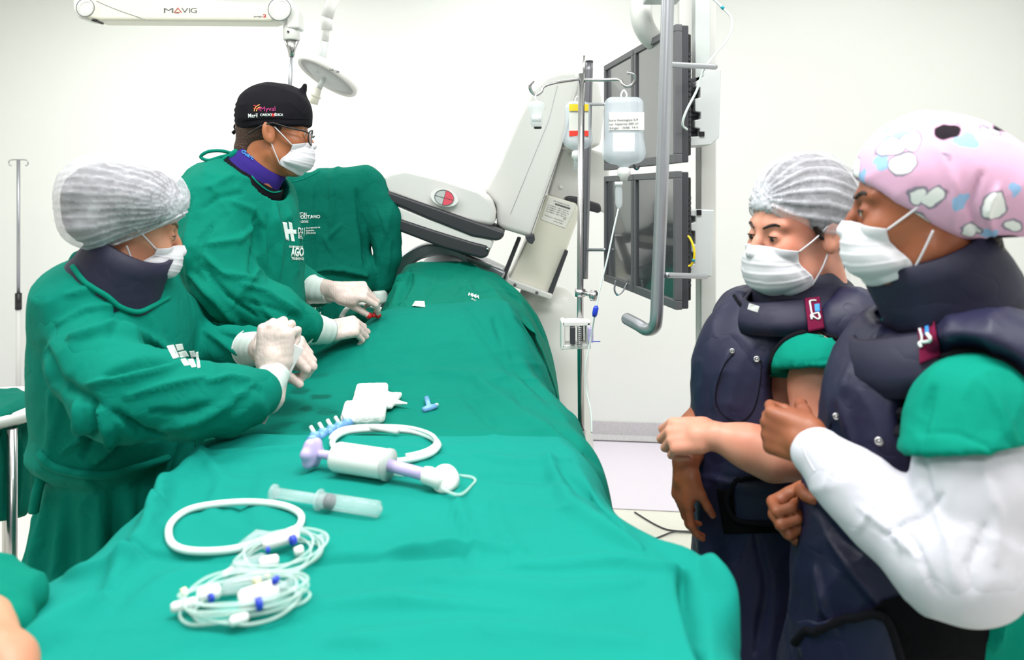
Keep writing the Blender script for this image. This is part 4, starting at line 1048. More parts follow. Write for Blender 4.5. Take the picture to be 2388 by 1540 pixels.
mask_obj(MB_, hb, nb, top=-.010, bot=-.120, puff=.012)
band('thyroid_collar', frame(P(1858, 672, 1.505), (-.93, -.30, -.35), (-.30, -.20, .93)), .088, .084, [(-.040, .034), (-.020, .022), (.0, .008), (.022, .0), (.045, -.006)], M['collar'], nb, wob=.003, th=.008)
fl_b = band('collar_flap', frame(P(1835, 700, 1.49), (-.93, -.30, -.25), (-.22, -.18, .95)), .112, .098, [(-.030, .018), (-.006, .004), (.022, -.022)], M['collar'], nb, wob=.004, th=.009)
sc = S(); sc.cap(P(1770, 780, 1.60), P(1940, 785, 1.48), .055, .050, .05); sc.ell(P(1870, 765, 1.53), (.10, .10, .075), k=.05); sc.ell(P(1830, 880, 1.53), (.13, .10, .16), k=.05)
sc.cap(P(1925, 835, 1.42), P(1902, 870, 1.365), .048, .080, .03)
sc.cut(P(1900, 868, 1.36), Vector((-.10, -.35, -1)), .004)
sc.cap(P(1915, 840, 1.375), P(1898, 915, 1.35), .062, .068, .006, '-')
scr = sdf_obj('scrub_top', sc, .005, M['scrub'], nb, disp=gown_disp(.0035, (12, 12, 8), 3.1), st=[([(1815, 850), (1880, 846), (1960, 840)], 3, -.0016)])
vb = S()
vb.ell(P(1812, 880, 1.53), (.170, .125, .20), k=.03); vb.cap(P(1738, 740, 1.63), P(1860, 755, 1.55), .066, .066, .05); vb.cap(P(1850, 752, 1.54), P(1980, 768, 1.43), .070, .080, .05)
vb.ell(P(1790, 1060, 1.53), (.158, .135, .18), k=.06); vb.cap(P(1788, 1150, 1.53), P(1775, 1500, 1.53), .145, .150, .05); vb.cap(P(1775, 1500, 1.53), Vector((.53, 1.53, .32)), .150, .165, .05)
vb.ell(P(1905, 920, 1.37), (.085, .13, .105), k=.012, op='-')
vb.ell(P(1835, 660, 1.49), (.098, .095, .070), k=.012, op='-')
FB = [([(1630, 1110), (1720, 1130), (1830, 1150)], 9, .004), ([(1700, 820), (1670, 900), (1665, 960)], 10, .004), ([(1870, 790), (1840, 850), (1850, 950)], 9, -.005), ([(1640, 1000), (1640, 1200), (1660, 1500)], 18, .006), ([(1760, 1240), (1790, 1380), (1760, 1530)], 16, -.006), ([(1900, 790), (1960, 800), (2010, 800)], 6, .003)]
ves_b = sdf_obj('lead_apron', vb, .0055, M['navy'], nb, disp=gown_disp(.0085, (7, 7, 4), 6.6, .0022), st=FB)
Bv = bvh(ves_b)
line_on('armhole_piping', (Bv, bvh(scr)), [(1793, 870), (1806, 824), (1840, 789), (1892, 776), (1955, 790)], .0050, M['piping'], ves_b, .001)
line_on('neckline_piping', Bv, [(1712, 690), (1735, 718), (1790, 742), (1850, 728), (1910, 690)], .0035, M['piping'], ves_b, .001)
apron_details(Bv, ves_b, [(1874, 694), (1908, 690), (1920, 768), (1884, 776)],
    [('line', [(1885, 706), (1890, 704), (1899, 704)], .0016, 'white_print'), ('line', [(1885, 706), (1889, 728), (1893, 744)], .0016, 'white_print'), ('line', [(1892, 736), (1906, 732)], .0014, 'white_print'),
     ('line', [(1890, 748), (1889, 738), (1902, 747), (1908, 744), (1906, 734)], .0018, 'white_print'), ('patch', [(1896, 713), (1907, 711), (1909, 729), (1898, 731)], 'cyan_print')],
    [(1708, 819, .0055), (1765, 838, .0065)], [(1712, 826), (1690, 850), (1672, 900), (1670, 940), (1690, 970), (1725, 984), (1755, 960), (1770, 910), (1776, 850), (1772, 843)], (bvh(fl_b), bvh(scr)))
patch('belt_velcro', Bv, [(1672, 1140), (1890, 1150), (1890, 1240), (1690, 1245)], M['velcro'], ves_b, .002, .002, 26, 12)
fl_ = patch('belt_flap', Bv, [(1712, 1112), (1885, 1128), (1880, 1212), (1722, 1214)], M['navy'], ves_b, .008, .004, 30, 14)
line_on('belt_piping', Bv, [(1880, 1120), (1780, 1112), (1725, 1122), (1703, 1150), (1706, 1185), (1730, 1210), (1790, 1216), (1878, 1206)], .005, M['piping'], ves_b, .010)
MB().box(P(1757, 718, 1.40), (.010, .0008, .006), Matrix.Rotation(.3, 3, 'Y'), 0).build('collar_tag', M['gauze'], nb)

# ---- front woman with the patterned cap
ncp = empty('person', Vector((.70, 1.12, 0)), 'woman in pink patterned cap, navy lead apron and white undersleeves, front right', 'person')
MC = frame(P(2146, 490, 1.09), (-.925, .37, -.07), (-.03, 0, 1)) @ Matrix.Diagonal((.95, 1, 1, 1))
hc = head_sdf(MC, (-.030, 0, -.17), ears=False, nr=.050)
bc = S(); bc.cap(P(2200, 850, 1.14), P(2130, 1250, 1.14), .08, .085, .05); bc.cap(P(2130, 820, 1.28), P(2285, 850, 1.05), .045, .045, .05); bc.cap(P(2180, 600, 1.11), P(2200, 770, 1.14), .055, .07, .04)
for dx in (-.05, .05): bc.chain([Vector((.66, 1.14, .85)), Vector((.66 + dx, 1.14, .72)), Vector((.66 + dx, 1.14, .08))], [.08, .08, .05], .04)
bc.chain([P(2275, 880, 1.0), P(2245, 1310, .935), P(2060, 1200, .99), P(1920, 1065, 1.05)], [.045, .042, .036, .026], .03)
bc.chain([P(2110, 880, 1.27), P(1990, 1180, 1.25), P(1900, 1165, 1.22)], [.045, .036, .026], .03)
c1 = S(); hand_sdf(c1, P(1908, 1045, 1.06), (-.66, .66, .12), (-.70, -.66, .10), -1, ((62, 88, 55), (66, 90, 55), (70, 92, 55), (74, 92, 55)), (32, 42, 40), .88, 1, P(1960, 1100, 1.04), (.026, .030), fat=1.02)
c2 = S(); hand_sdf(c2, P(1905, 1166, 1.22), (-.75, -.25, -.22), (-.10, .95, -.15), 1, ((62, 95, 60), (66, 98, 60), (70, 98, 60), (74, 98, 60)), (35, 45, 45), .92, 1, P(1960, 1180, 1.24), (.026, .030), fat=1.0)
body_mesh([(hc, .0035), (bc, .012), (c1, .003), (c2, .0035)], M['skinC'], ncp)
eyes(MC, ncp, look=(0, 0)); lashes(MC, ncp, M['hair_dark'])
for y in (1, -1): brow(MC, hc, ncp, y, M['hair_dark'], r=.0028)
hx = S(MC); hx.ell((-.022, 0, .040), (.090, .077, .080), k=.01); hx.cap((-.07, 0, -.01), (-.092, 0, -.075), .030, .018, .02); hx.cut((.030, 0, 0), (1, 0, .1))
sdf_obj('hair', hx, .004, M['hair_dark'], ncp, disp=lambda v, n: .002 * wrinkle(v, (40, 40, 20), 2))
def pattern_mat():
    t = NT('pink_patterned_cotton'); t.set(Roughness=.85); t.b.inputs['Specular IOR Level'].default_value = .15
    v = t.coord(); col = srgb(222, 174, 204)
    def blobs(scale, thr, c, cur, seed, edge=None):
        mp = t.n('ShaderNodeMapping'); mp.inputs['Location'].default_value = (seed, seed * .37, -seed * .6); t.l(v, mp.inputs[0])
        nz = t.n('ShaderNodeTexNoise'); nz.inputs['Scale'].default_value = scale * 1.4; t.l(mp.outputs[0], nz.inputs['Vector'])
        mv = t.n('ShaderNodeMix', data_type='VECTOR'); mv.inputs[0].default_value = .035; t.l(mp.outputs[0], mv.inputs[4]); t.l(nz.outputs['Color'], mv.inputs[5])
        vo = t.n('ShaderNodeTexVoronoi'); vo.inputs['Scale'].default_value = scale; vo.inputs['Randomness'].default_value = .9; t.l(mv.outputs[1], vo.inputs['Vector'])
        d = vo.outputs['Distance']
        if edge: cur = t.mix(t.ramp(d, thr + .05, thr + .075, (1, 1, 1, 1), (0, 0, 0, 1)), cur, edge)
        return t.mix(t.ramp(d, thr, thr + .02, (1, 1, 1, 1), (0, 0, 0, 1)), cur, c)
    col = blobs(22, .27, srgb(150, 186, 226), col, 3.3)
    col = blobs(19, .30, srgb(240, 240, 240), col, 7.9, srgb(140, 132, 150))
    col = blobs(12, .20, srgb(34, 26, 34), col, 12.4)
    t.l(col, t.b.inputs['Base Color']); t.bump(t.noise(v, 20, 3), .3, .004); return t.m
M['pattern'] = pattern_mat()
cc = S(MC); cc.ell((-.018, 0, .050), (.109, .092, .096), k=.01); cc.ell((-.085, 0, .025), (.085, .078, .070), k=.05); cc.ell((-.140, .0, -.005), (.050, .055, .040), k=.05); cc.cap((-.10, -.03, -.030), (-.165, -.035, -.036), .026, .010, .03)
cc.cut((.094, 0, .060), (.62, 0, -.80), .008); cc.cut((-.06, 0, -.046), (-.02, 0, -1), .006)
cap_c = sdf_obj('surgical_cap', cc, .0045, M['pattern'], ncp, disp=lambda v, n: .003 * wrinkle(v, (11, 11, 11), 2.7), st=[([(2180, 330), (2230, 440), (2225, 540)], 12, .003), ([(2290, 400), (2260, 480), (2280, 550)], 10, -.005), ([(2330, 430), (2300, 500), (2320, 550)], 9, .005)])
mask_obj(MC, hc, ncp, top=-.010, bot=-.112, puff=.012)
band('thyroid_collar', frame(P(2190, 650, 1.105), (-.88, .34, -.45), (-.42, -.04, .90)), .090, .084, [(-.055, .012), (-.03, .010), (-.005, .008), (.025, .006), (.058, .004)], M['collar'], ncp, wob=.002, th=.010)
fl_c = band('collar_flap', frame(P(2150, 762, 1.11), (-.88, .20, -.52), (-.50, -.12, .86)), .118, .104, [(-.036, .022), (-.006, .010), (.030, -.022)], M['collar'], ncp, wob=.005, th=.010)
kk = MB(); kk.box(P(2284, 580, 1.06), (.008, .012, .032), Matrix.Rotation(.12, 3, 'Y'), .003); kk.build('collar_fastener', M['velcro'], ncp)
sc = S(); sc.cap(P(2150, 820, 1.24), P(2290, 850, 1.05), .052, .050, .05); sc.ell(P(2240, 780, 1.12), (.10, .10, .07), k=.05); sc.ell(P(2200, 960, 1.14), (.12, .10, .16), k=.05)
sc.chain([P(2296, 905, 1.0), P(2272, 975, .950), P(2258, 1085, .925)], [.058, .070, .080], .03); sc.cut(P(2250, 1040, .93), Vector((.14, -.25, -1)), .004)
sc.chain([P(2256, 1065, .930), P(2245, 1150, .925)], [.060, .068], .006, '-')
sc2 = S(); sc2.cap(Vector((.66, 1.16, .86)), Vector((.68, 1.16, .45)), .150, .165, .03); sc2.ell(P(2300, 1430, 1.12), (.085, .13, .16), k=.04)
scr_c = sdf_obj('scrub_top', sc, .005, M['scrub'], ncp, disp=gown_disp(.0035, (10, 10, 8), 1.1), st=[([(2140, 1008), (2230, 1010), (2330, 1052), (2380, 1075)], 4, -.0018), ([(2180, 900), (2160, 960), (2150, 1020)], 12, -.005), ([(2290, 880), (2330, 950), (2370, 1040)], 14, .004)])
sdf_obj('scrub_trousers', sc2, .007, M['scrub'], ncp, disp=gown_disp(.005, (6, 6, 5), 1.1), st=[([(2330, 1400), (2290, 1460), (2280, 1530)], 10, -.008), ([(2370, 1370), (2340, 1440), (2320, 1520)], 10, .008)])
ws = S(); ws.chain([P(2282, 900, .99), P(2262, 1120, .925), P(2248, 1318, .905), P(2190, 1300, .925), P(2060, 1195, .985), P(1985, 1130, 1.02), P(1905, 1058, 1.055)], [.050, .058, .060, .058, .049, .043, .036], .03)
ws.chain([P(2110, 900, 1.26), P(2000, 1190, 1.25), P(1945, 1178, 1.235)], [.05, .045, .034], .03)
FW = [([(2150, 1130), (2120, 1200), (2100, 1290)], 12, 0.0033), ([(2180, 1180), (2210, 1260), (2230, 1380)], 14, 0.0033), ([(2200, 1150), (2150, 1210), (2060, 1250)], 10, -0.0039), ([(2290, 1080), (2330, 1200), (2320, 1320)], 16, 0.0028),
      ([(2150, 1040), (2160, 1120), (2180, 1180)], 10, -0.0033), ([(2120, 1240), (2160, 1330), (2190, 1390)], 9, -0.0028), ([(2050, 1150), (2020, 1210), (1995, 1240)], 9, 0.0022), ([(1960, 1070), (1935, 1110), (1920, 1140)], 7, 0.0017), ([(2300, 1220), (2260, 1320), (2270, 1390)], 12, -0.0028), ([(2000, 1180), (2080, 1240), (2150, 1310)], 10, 0.0028)]
wsl = sdf_obj('undersleeve', ws, .005, M['white_sleeve'], ncp, disp=gown_disp(.0045, (9, 9, 7), 7.7, .0012), st=FW)
line_on('cuff_seam', bvh(wsl), [(1868, 1020), (1878, 1060), (1900, 1100)], .0010, M['mask'], wsl, .0002)
vc = S()
vc.ell(P(2150, 980, 1.15), (.150, .135, .20), k=.03); vc.cap(P(2105, 800, 1.30), P(2210, 810, 1.16), .064, .064, .05); vc.cap(P(2200, 805, 1.16), P(2318, 862, .985), .064, .083, .05)
vc.ell(P(2105, 1230, 1.15), (.150, .130, .17), k=.06); vc.cap(P(2085, 1380, 1.15), Vector((.60, 1.15, .60)), .150, .160, .05); vc.cap(Vector((.60, 1.15, .60)), Vector((.60, 1.15, .30)), .160, .165, .05)
vc.ell(P(2268, 1010, .93), (.088, .13, .120), k=.012, op='-')
vc.ell(P(2150, 690, 1.11), (.100, .10, .060), k=.012, op='-')
FC = [([(1985, 850), (1960, 930), (1990, 1050)], 12, .005), ([(2120, 880), (2110, 980), (2140, 1100)], 10, -.006), ([(1900, 1180), (1960, 1260), (2060, 1330)], 14, -.005), ([(1930, 1250), (2000, 1350), (2060, 1420)], 14, .005), ([(2060, 760), (2030, 830), (2010, 880)], 12, .008), ([(1900, 1320), (1920, 1420), (1960, 1480)], 12, .005)]
ves_c = sdf_obj('lead_apron', vc, .0055, M['navy'], ncp, disp=gown_disp(.0085, (7, 7, 4), 16.6, .0022), st=FC)
Bw = bvh(ves_c)
line_on('armhole_piping', (Bw, bvh(scr_c)), [(2096, 1020), (2112, 926), (2160, 856), (2261, 822), (2349, 842), (2417, 905)], .0060, M['piping'], ves_c, .001)
apron_details(Bw, ves_c, [(2141, 748), (2180, 728), (2196, 830), (2146, 852)],
    [('line', [(2146, 765), (2152, 756), (2170, 748)], .0015, 'white_print'), ('line', [(2146, 765), (2150, 790), (2148, 812)], .0015, 'white_print'),
     ('line', [(2150, 812), (2146, 802), (2176, 796), (2180, 788), (2172, 784)], .0024, 'white_print'), ('patch', [(2158, 762), (2172, 757), (2176, 782), (2162, 787)], 'cyan_print')],
    [(1950, 972, .0055), (2050, 1030, .0065)], [(1940, 985), (1925, 1040), (1930, 1120), (1960, 1180)], (bvh(fl_c), bvh(scr_c)))
patch('belt_velcro', Bw, [(2060, 1400), (2330, 1330), (2330, 1540), (1880, 1540)], M['velcro'], ves_c, .003, .003, 30, 20)
patch('belt_flap', Bw, [(1870, 1450), (2060, 1425), (2110, 1540), (1880, 1545)], M['navy'], ves_c, .010, .004, 20, 12)
line_on('belt_piping', Bw, [(1868, 1500), (1920, 1460), (2040, 1425), (2075, 1450), (2100, 1530)], .006, M['piping'], ves_c, .012)
# ---------------------------------------------------------------- equipment behind the table
def px_poly(pts, Y): return [P(x, y, Y) for x, y in pts]
def smooth_poly(pts, n=5):
    return [(p.x, p.y) for p in spline([(x, y, 0) for x, y in pts], n, True)]
def plate(name, pts, Y, depth, mat, parent, bevel=.01, label=None, sm_=0):
    """a body whose outline is given at distance Y and that runs `depth` further back"""
    if sm_: pts = smooth_poly(pts, sm_)
    mb = MB(); mb.prism(px_poly(pts, Y), (0, depth, 0)); o = mb.build(name, mat, parent, label, bevel=bevel, segs=4); return o

# ---- C-arm scanner
ca_ = empty('x_ray_scanner', Vector((.05, 3.15, 0)), 'large white tilted scanner arm with black bumpers behind the patient', 'scanner')
plate('detector_housing', [(888, 452), (889, 425), (905, 400), (945, 391), (1040, 414), (1120, 441), (1147, 462), (1156, 495), (1152, 530), (1085, 520), (1000, 492), (920, 460)], 2.62, .36, M['white'], ca_, .022)
plate('bumper', [(889, 440), (1010, 482), (1170, 538), (1178, 546), (1168, 560), (1156, 562), (1100, 552), (1000, 512), (899, 468)], 2.60, .40, M['black_rubber'], ca_, .010, 'black bumper strip')
plate('detector_collar', [(902, 470), (1000, 510), (1105, 545), (1150, 560), (1146, 582), (1120, 578), (1000, 540), (908, 506)], 2.608, .36, M['white'], ca_, .008, 'pale grey band between the bumpers')
plate('bumper', [(908, 502), (1010, 536), (1100, 564), (1136, 573), (1142, 584), (1138, 598), (1124, 604), (1030, 578), (918, 535)], 2.60, .38, M['black_rubber'], ca_, .010, 'lower black bumper strip')
MB().lathe([(.005, 0), (.0048, .006)], P(1137, 581, 2.60), (0, -1, 0), 14).build('bolt', M['steel'], ca_)
# emblem on the housing
mb = MB(); c = P(1036, 461, 2.597); R = Matrix.Rotation(math.radians(15), 3, 'Y')
def disc(cx, r1, r2, n0, n1, th=.0016, oy=0.0):
    pts = [cx + R @ Vector((r1 * math.cos(a), oy, r2 * math.sin(a))) for a in np.linspace(n0, n1, 30)]
    return pts
mb.prism(disc(c, .050, .031, 0, 2 * math.pi * 29 / 30), (0, .004, 0)); mb.build('badge_rim', M['white_rough'], ca_)
mb = MB(); mb.prism(disc(c, .034, .0265, 0, 2 * math.pi * 29 / 30, oy=-.0016), (0, .003, 0)); bd = mb.build('badge', M['grey_light'], ca_)
mb = MB(); mb.prism(disc(c, .034, .0265, -math.pi * .5, math.pi * .5, oy=-.0032), (0, .002, 0)); mb.build('badge_red_half', M['pink_btn'], bd, 'coral half of the badge')
mb = MB(); mb.tube(disc(c, .0345, .027, 0, 2 * math.pi * 29 / 30, oy=-.0036), .0010, 6, True); mb.tube([c + R @ Vector((-.034, -.004, 0)), c + R @ Vector((.034, -.004, -.001))], .0007, 6); mb.tube([c + R @ Vector((0, -.004, -.0265)), c + R @ Vector((0, -.004, .0265))], .0007, 6); mb.build('badge_outline', M['grey_print'], bd)
# the arm: broad white shell rising from the housing to the top right
plate('arm_shell', [(1128, 440), (1160, 385), (1200, 290), (1240, 205), (1272, 175), (1308, 163), (1345, 165), (1352, 185), (1310, 345), (1240, 556), (1228, 552), (1175, 536), (1158, 528), (1158, 480)], 2.75, .40, M['white'], ca_, .020)
plate('arm_cover', [(1345, 165), (1395, 190), (1410, 260), (1400, 340), (1316, 345)], 2.80, .36, M['white'], ca_, .015)
MB().tube([P(1236, 552, 2.748), P(1308, 348, 2.748), P(1335, 250, 2.748)], .0012, 6).build('panel_seam', M['grey_print'], ca_)
MB().tube([P(1190, 500, 2.748), P(1280, 280, 2.748), P(1300, 200, 2.748)], .0006, 6).build('panel_seam', M['alu'], ca_)
plate('arm_clip', [(1224, 552), (1246, 545), (1248, 560), (1241, 571), (1232, 566)], 2.72, .04, M['dark'], ca_, .004)
plate('column_shell', [(1316, 330), (1420, 360), (1424, 500), (1335, 480), (1278, 456)], 2.98, .30, M['white'], ca_, .012)
for x, y in ((1308, 437), (1333, 362)): MB().lathe([(.008, 0), (.007, .003)], P(x, y, 2.975), (0, -1, 0), 16).build('cap_plug', M['white_rough'], ca_)
plate('hand_rest', [(1317, 462), (1328, 456), (1350, 460), (1400, 476), (1404, 492), (1396, 498), (1360, 488), (1330, 476)], 2.90, .10, M['black_rubber'], ca_, .010)
# ivory telescopic column with the rating plate
plate('lift_column', [(1276, 454), (1345, 475), (1352, 500), (1284, 688), (1186, 652), (1210, 600)], 2.88, .22, M['white_warm'], ca_, .010)
plate('guide_rail', [(1207, 553), (1216, 555), (1176, 658), (1168, 650)], 2.86, .05, M['dark'], ca_, .004)
plate('guide_rail', [(1318, 582), (1326, 586), (1288, 690), (1277, 684)], 2.86, .05, M['dark'], ca_, .004)
plate('column_foot', [(1183, 648), (1290, 688), (1284, 700), (1176, 662)], 2.84, .26, M['white'], ca_, .006)
for x, y in ((1201, 665), (1252, 683)): MB().lathe([(.0065, 0), (.0055, .004)], P(x, y, 2.838), (0, -1, 0), 14).build('bolt', M['grey_print'], ca_)
lb = MB(); q_ = [(1280, 458), (1344, 478), (1318, 532), (1262, 512)]; lb.prism(px_poly(q_, 2.877), (0, .002, 0)); rp = lb.build('rating_plate', M['paper'], ca_)
def lerp2(u, v): 
    a = Vector(q_[0]) * (1 - u) + Vector(q_[1]) * u; b = Vector(q_[3]) * (1 - u) + Vector(q_[2]) * u; r = a * (1 - v) + b * v; return (r.x, r.y)
def plate_text(t, u0, u1, v, h, mat='grey_print', bold=0):
    text_on('plate_text', None, t, lerp2(u0, v), lerp2(u1, v), h, M[mat], rp, depth=2.8755, bold=bold)
plate_text('www.scanner'[:0] + 'REF 10502500  SN 3186', .22, .8, .14, 2.6); plate_text('IIIIIIIIIIIIIIIIIIIIIIIII', .30, .86, .25, 4.0, 'dark_print', .03)
for r_, (a, b) in enumerate(((.06, .86), (.06, .90), (.06, .84), (.06, .88))): plate_text('xo 12 50/60 Hz  ~ 400 V  160 A  max', a, b, .36 + .085 * r_, 2.4)
plate_text('CE', .78, .88, .70, 3.6, 'dark_print'); plate_text('IP 00 class I', .08, .40, .80, 2.4); plate_text('Made 06 2014', .46, .84, .80, 2.4); plate_text('serial 3186', .46, .84, .90, 2.4)
# white gantry base and the curved lower arm
bs_ = S(); bs_.cap(P(1290, 735, 3.02), P(1300, 830, 3.02), .105, .115, .03); bs_.cap(P(1245, 690, 3.0), P(1290, 720, 3.02), .06, .09, .04); bs_.cap(P(1300, 830, 3.02), Vector((.19, 3.02, .10)), .12, .17, .05); bs_.box((.15, 3.05, .06), (.20, .30, .06), .03, .05)
sdf_obj('gantry_base', bs_, .010, M['white'], ca_)
arc = [P(x, y, Y) for x, y, Y in ((905, 760, 2.98), (915, 690, 2.98), (932, 635, 2.98), (965, 596, 2.98), (1010, 580, 2.98), (1060, 590, 2.96), (1110, 610, 2.94), (1175, 640, 2.92))]
av = spline(arc, 8)
mb = MB(); n = len(av)
V = []; 
for i, p in enumerate(av):
    a = av[max(i - 1, 0)]; b = av[min(i + 1, n - 1)]; t = (b - a).normalized(); nrm = Vector((-t.z, 0, t.x))
    w = .040 - .010 * i / n
    for sx, sy in ((-1, -1), (1, -1), (1, 1), (-1, 1)): V.append(p + nrm * (-w if sx < 0 else w) * .75 + Vector((0, .11 * sy, 0)))
Fq = [(i * 4 + k, i * 4 + (k + 1) % 4, (i + 1) * 4 + (k + 1) % 4, (i + 1) * 4 + k) for i in range(n - 1) for k in range(4)] + [(3, 2, 1, 0), tuple((n - 1) * 4 + k for k in range(4))]
mb.put(V, Fq); mb.build('curved_arm', M['alu'], ca_, bevel=.012)
tb_ = S(); tb_.ell(P(1010, 665, 3.02), (.135, .14, .095), k=.02); tb_.box(P(1090, 665, 3.02), (.16, .12, .06), .03, .03, R=Matrix.Rotation(math.radians(17), 3, 'Y')); sdf_obj('tube_housing', tb_, .009, M['dark'], ca_)
plate('arm_trim', [(1085, 596), (1175, 628), (1176, 640), (1090, 612)], 2.82, .03, M['steel'], ca_, .003)
pl = S(); pl.ell(P(1032, 612, 2.84), (.075, .05, .028), k=.02); pw_ = sdf_obj('head_pillow', pl, .006, M['pillow'], None, disp=lambda v, n: .003 * wrinkle(v, (14, 14, 14), 2)); tag(pw_, 'white head pillow peeking above the far drape', 'pillow')

# ---- monitor bank
mon_t = lambda t, z: Vector((.307 + .108 * t, 2.44 - .63 * t, z))
u_ = Vector((.108, -.63, 0)).normalized(); nrm_ = Vector((u_.y, -u_.x, 0)).normalized()   # facing left / towards camera
if nrm_.x > 0: nrm_ = -nrm_
bank = empty('monitor_bank', Vector((.50, 2.10, .95)), 'ceiling-hung bank frame with grey handlebars carrying four monitors', 'monitor bracket')
def monitor(t0, t1, z0, z1, label, dz=0.0):
    a = mon_t(t0, 0); b = mon_t(t1, 0); m = empty('monitor', (a + b) / 2 + Vector((0, 0, z0)), label, 'monitor', None)
    def slab_(name, e0, e1, w0, w1, off, th, mat, lab=None, bev=.003):
        p = [a + u_ * e0 + Vector((0, 0, z0 + w0)), b - u_ * e1 + Vector((0, 0, z0 + w0)), b - u_ * e1 + Vector((0, 0, z1 - w1)), a + u_ * e0 + Vector((0, 0, z1 - w1))]
        return MB().prism([x + nrm_ * off for x in p], -nrm_ * th).build(name, mat, m, lab, bevel=bev)
    slab_('casing', .002, .002, .002, .002, -.012, .024, M['dark'])
    bz = .018
    mb = MB(); 
    for (e0, e1, w0, w1) in ((0, 0, 0, None), (0, 0, None, 0)):
        pass
    Lw = (b - a).length; Hh = z1 - z0
    def bar(x0, x1, y0, y1):
        p = [a + u_ * x0 + Vector((0, 0, z0 + y0)), a + u_ * x1 + Vector((0, 0, z0 + y0)), a + u_ * x1 + Vector((0, 0, z0 + y1)), a + u_ * x0 + Vector((0, 0, z0 + y1))]
        mb.prism(p, -nrm_ * .018)
    bar(0, Lw, 0, bz * 1.3); bar(0, Lw, Hh - bz, Hh); bar(0, bz, bz * 1.3, Hh - bz); bar(Lw - bz, Lw, bz * 1.3, Hh - bz)
    mb.build('bezel', M['bezel'], m, bevel=.002)
    slab_('screen', bz, bz, bz * 1.3, bz, -.006, .004, M['screen'], bev=0)
    return m
monitor(0, .455, 1.515, 1.865, 'upper monitor farther from the camera, bluish glossy screen'); monitor(.465, .965, 1.515, 1.865, 'upper monitor nearer the camera, behind the big grey handle')
monitor(0, .455, 1.145, 1.495, 'lower monitor farther from the camera, behind the drip line'); monitor(.465, .965, 1.145, 1.495, 'lower monitor nearer the camera, with ribbed rear casing')
rear = -nrm_
for z0, z1 in ((1.535, 1.845), (1.165, 1.48)):
    p = [mon_t(.52, z0), mon_t(.94, z0), mon_t(.94, z1), mon_t(.52, z1)]
    MB().prism([x + rear * .037 for x in p], rear * .012).build('rear_shell', M['black'], bank, bevel=.004)
    for k in range(18):
        z = z0 + .04 + k * (z1 - z0 - .08) / 18
        MB().box(mon_t(.945, z) + rear * .043, (.003, .003, .004), bev=0).build('vent_rib', M['dark'], bank)
# steel spine, power boxes and cable guides behind the screens
MB().box((.545, 2.05, 1.66), (.022, .030, .78), bev=.004).build('spine', M['white'], bank)
MB().box((.50, 1.93, 1.86), (.020, .020, .22), bev=.003).build('upright', M['grey_light'], bank)
up_ = plate('power_box', [(1640, 166), (1682, 162), (1678, 320), (1658, 338), (1604, 342), (1574, 334), (1576, 320), (1632, 318), (1632, 300), (1620, 298), (1620, 280), (1634, 278), (1634, 262), (1621, 260), (1621, 230), (1633, 228), (1633, 205), (1622, 203), (1623, 190), (1640, 180)], 1.88, .10, M["grey_box"], bank, .003)
plate('cable_guide', [(1590, 190), (1644, 172), (1640, 322), (1588, 326)], 1.91, .06, M['dark'], up_, .003)
for y in (212, 245, 270, 305): plate('guide_slot', [(1592, y), (1630, y - 8), (1630, y - 1), (1592, y + 7)], 1.895, .012, M['black'], up_, .001)
plate('socket', [(1632, 307), (1643, 307), (1643, 318), (1632, 318)], 1.876, .006, M['black'], up_, 0)
lo_ = plate('power_box', [(1596, 489), (1666, 490), (1660, 646), (1622, 642), (1584, 636), (1584, 616), (1620, 616), (1620, 590), (1612, 588), (1612, 572), (1621, 570), (1621, 540), (1611, 538), (1611, 522), (1622, 518), (1622, 505), (1596, 502)], 1.88, .10, M["grey_box"], bank, .003)
plate('cable_guide', [(1586, 500), (1626, 503), (1624, 622), (1586, 620)], 1.91, .06, M['grey_light'], lo_, .003)
for y in (523, 577): plate('guide_slot', [(1592, y), (1607, y), (1607, y + 9), (1592, y + 9)], 1.90, .012, M['black'], lo_, .001)
plate('socket', [(1625, 490), (1636, 490), (1636, 502), (1625, 502)], 1.876, .006, M['black'], lo_, 0)
bigY = 1.66
def bar_t(name, pts, r, mat, par=bank, n=8, lab=None): return MB().tube(spline(pts, n), r, 16).build(name, mat, par, lab)
bar_t('handlebar', [P(1558, -25, bigY), P(1551, 200, bigY), P(1543, 450, bigY), P(1534, 660, bigY), P(1531, 735, bigY), P(1526, 762, bigY + .01), P(1508, 769, bigY + .03), P(1488, 758, bigY + .07), P(1462, 744, bigY + .14)], .0148, M['alu'])
bar_t('handlebar', [P(1374, 145, 2.52), P(1368, 400, 2.52), P(1362, 650, 2.52)], .0135, M['alu_dark'])
MB().lathe([(.0138, 0), (.0138, .006)], P(1374, 146, 2.52), (0, 0, 1), 18).build('end_cap', M['dark'], bank)
for y0, x1, y1 in ((150, 1668, 156), (642, 1646, 645)): bar_t('bracket_rod', [P(1552, y0, bigY), P(1610, (y0 + y1) / 2, bigY + .08), P(x1, y1, bigY + .16)], .0068, M['alu'])
for y in (243, 583): bar_t('bracket_rod', [P(1368, y, 2.52), P(1412, y, 2.40)], .0055, M['alu'])
bar_t('mounting_arm', [P(1540, -60, 2.0), P(1500, -20, 2.0), P(1496, 40, 2.0), P(1512, 80, 2.02), P(1545, 108, 2.04)], [.030] * 33, M['white'])
MB().tube([P(1540, -60, 2.0), Vector((P(1540, 0, 2.0).x, 2.0, 2.99))], .032, 20).build('ceiling_post', M['white'], bank)
MB().box(P(1545, -8, 1.9), (.045, .04, .012), bev=.004).build('top_plate', M['grey_light'], bank)
MB().box(P(1600, 70, 2.05), (.022, .012, .10), bev=.004).build('top_bracket', M['white'], bank)
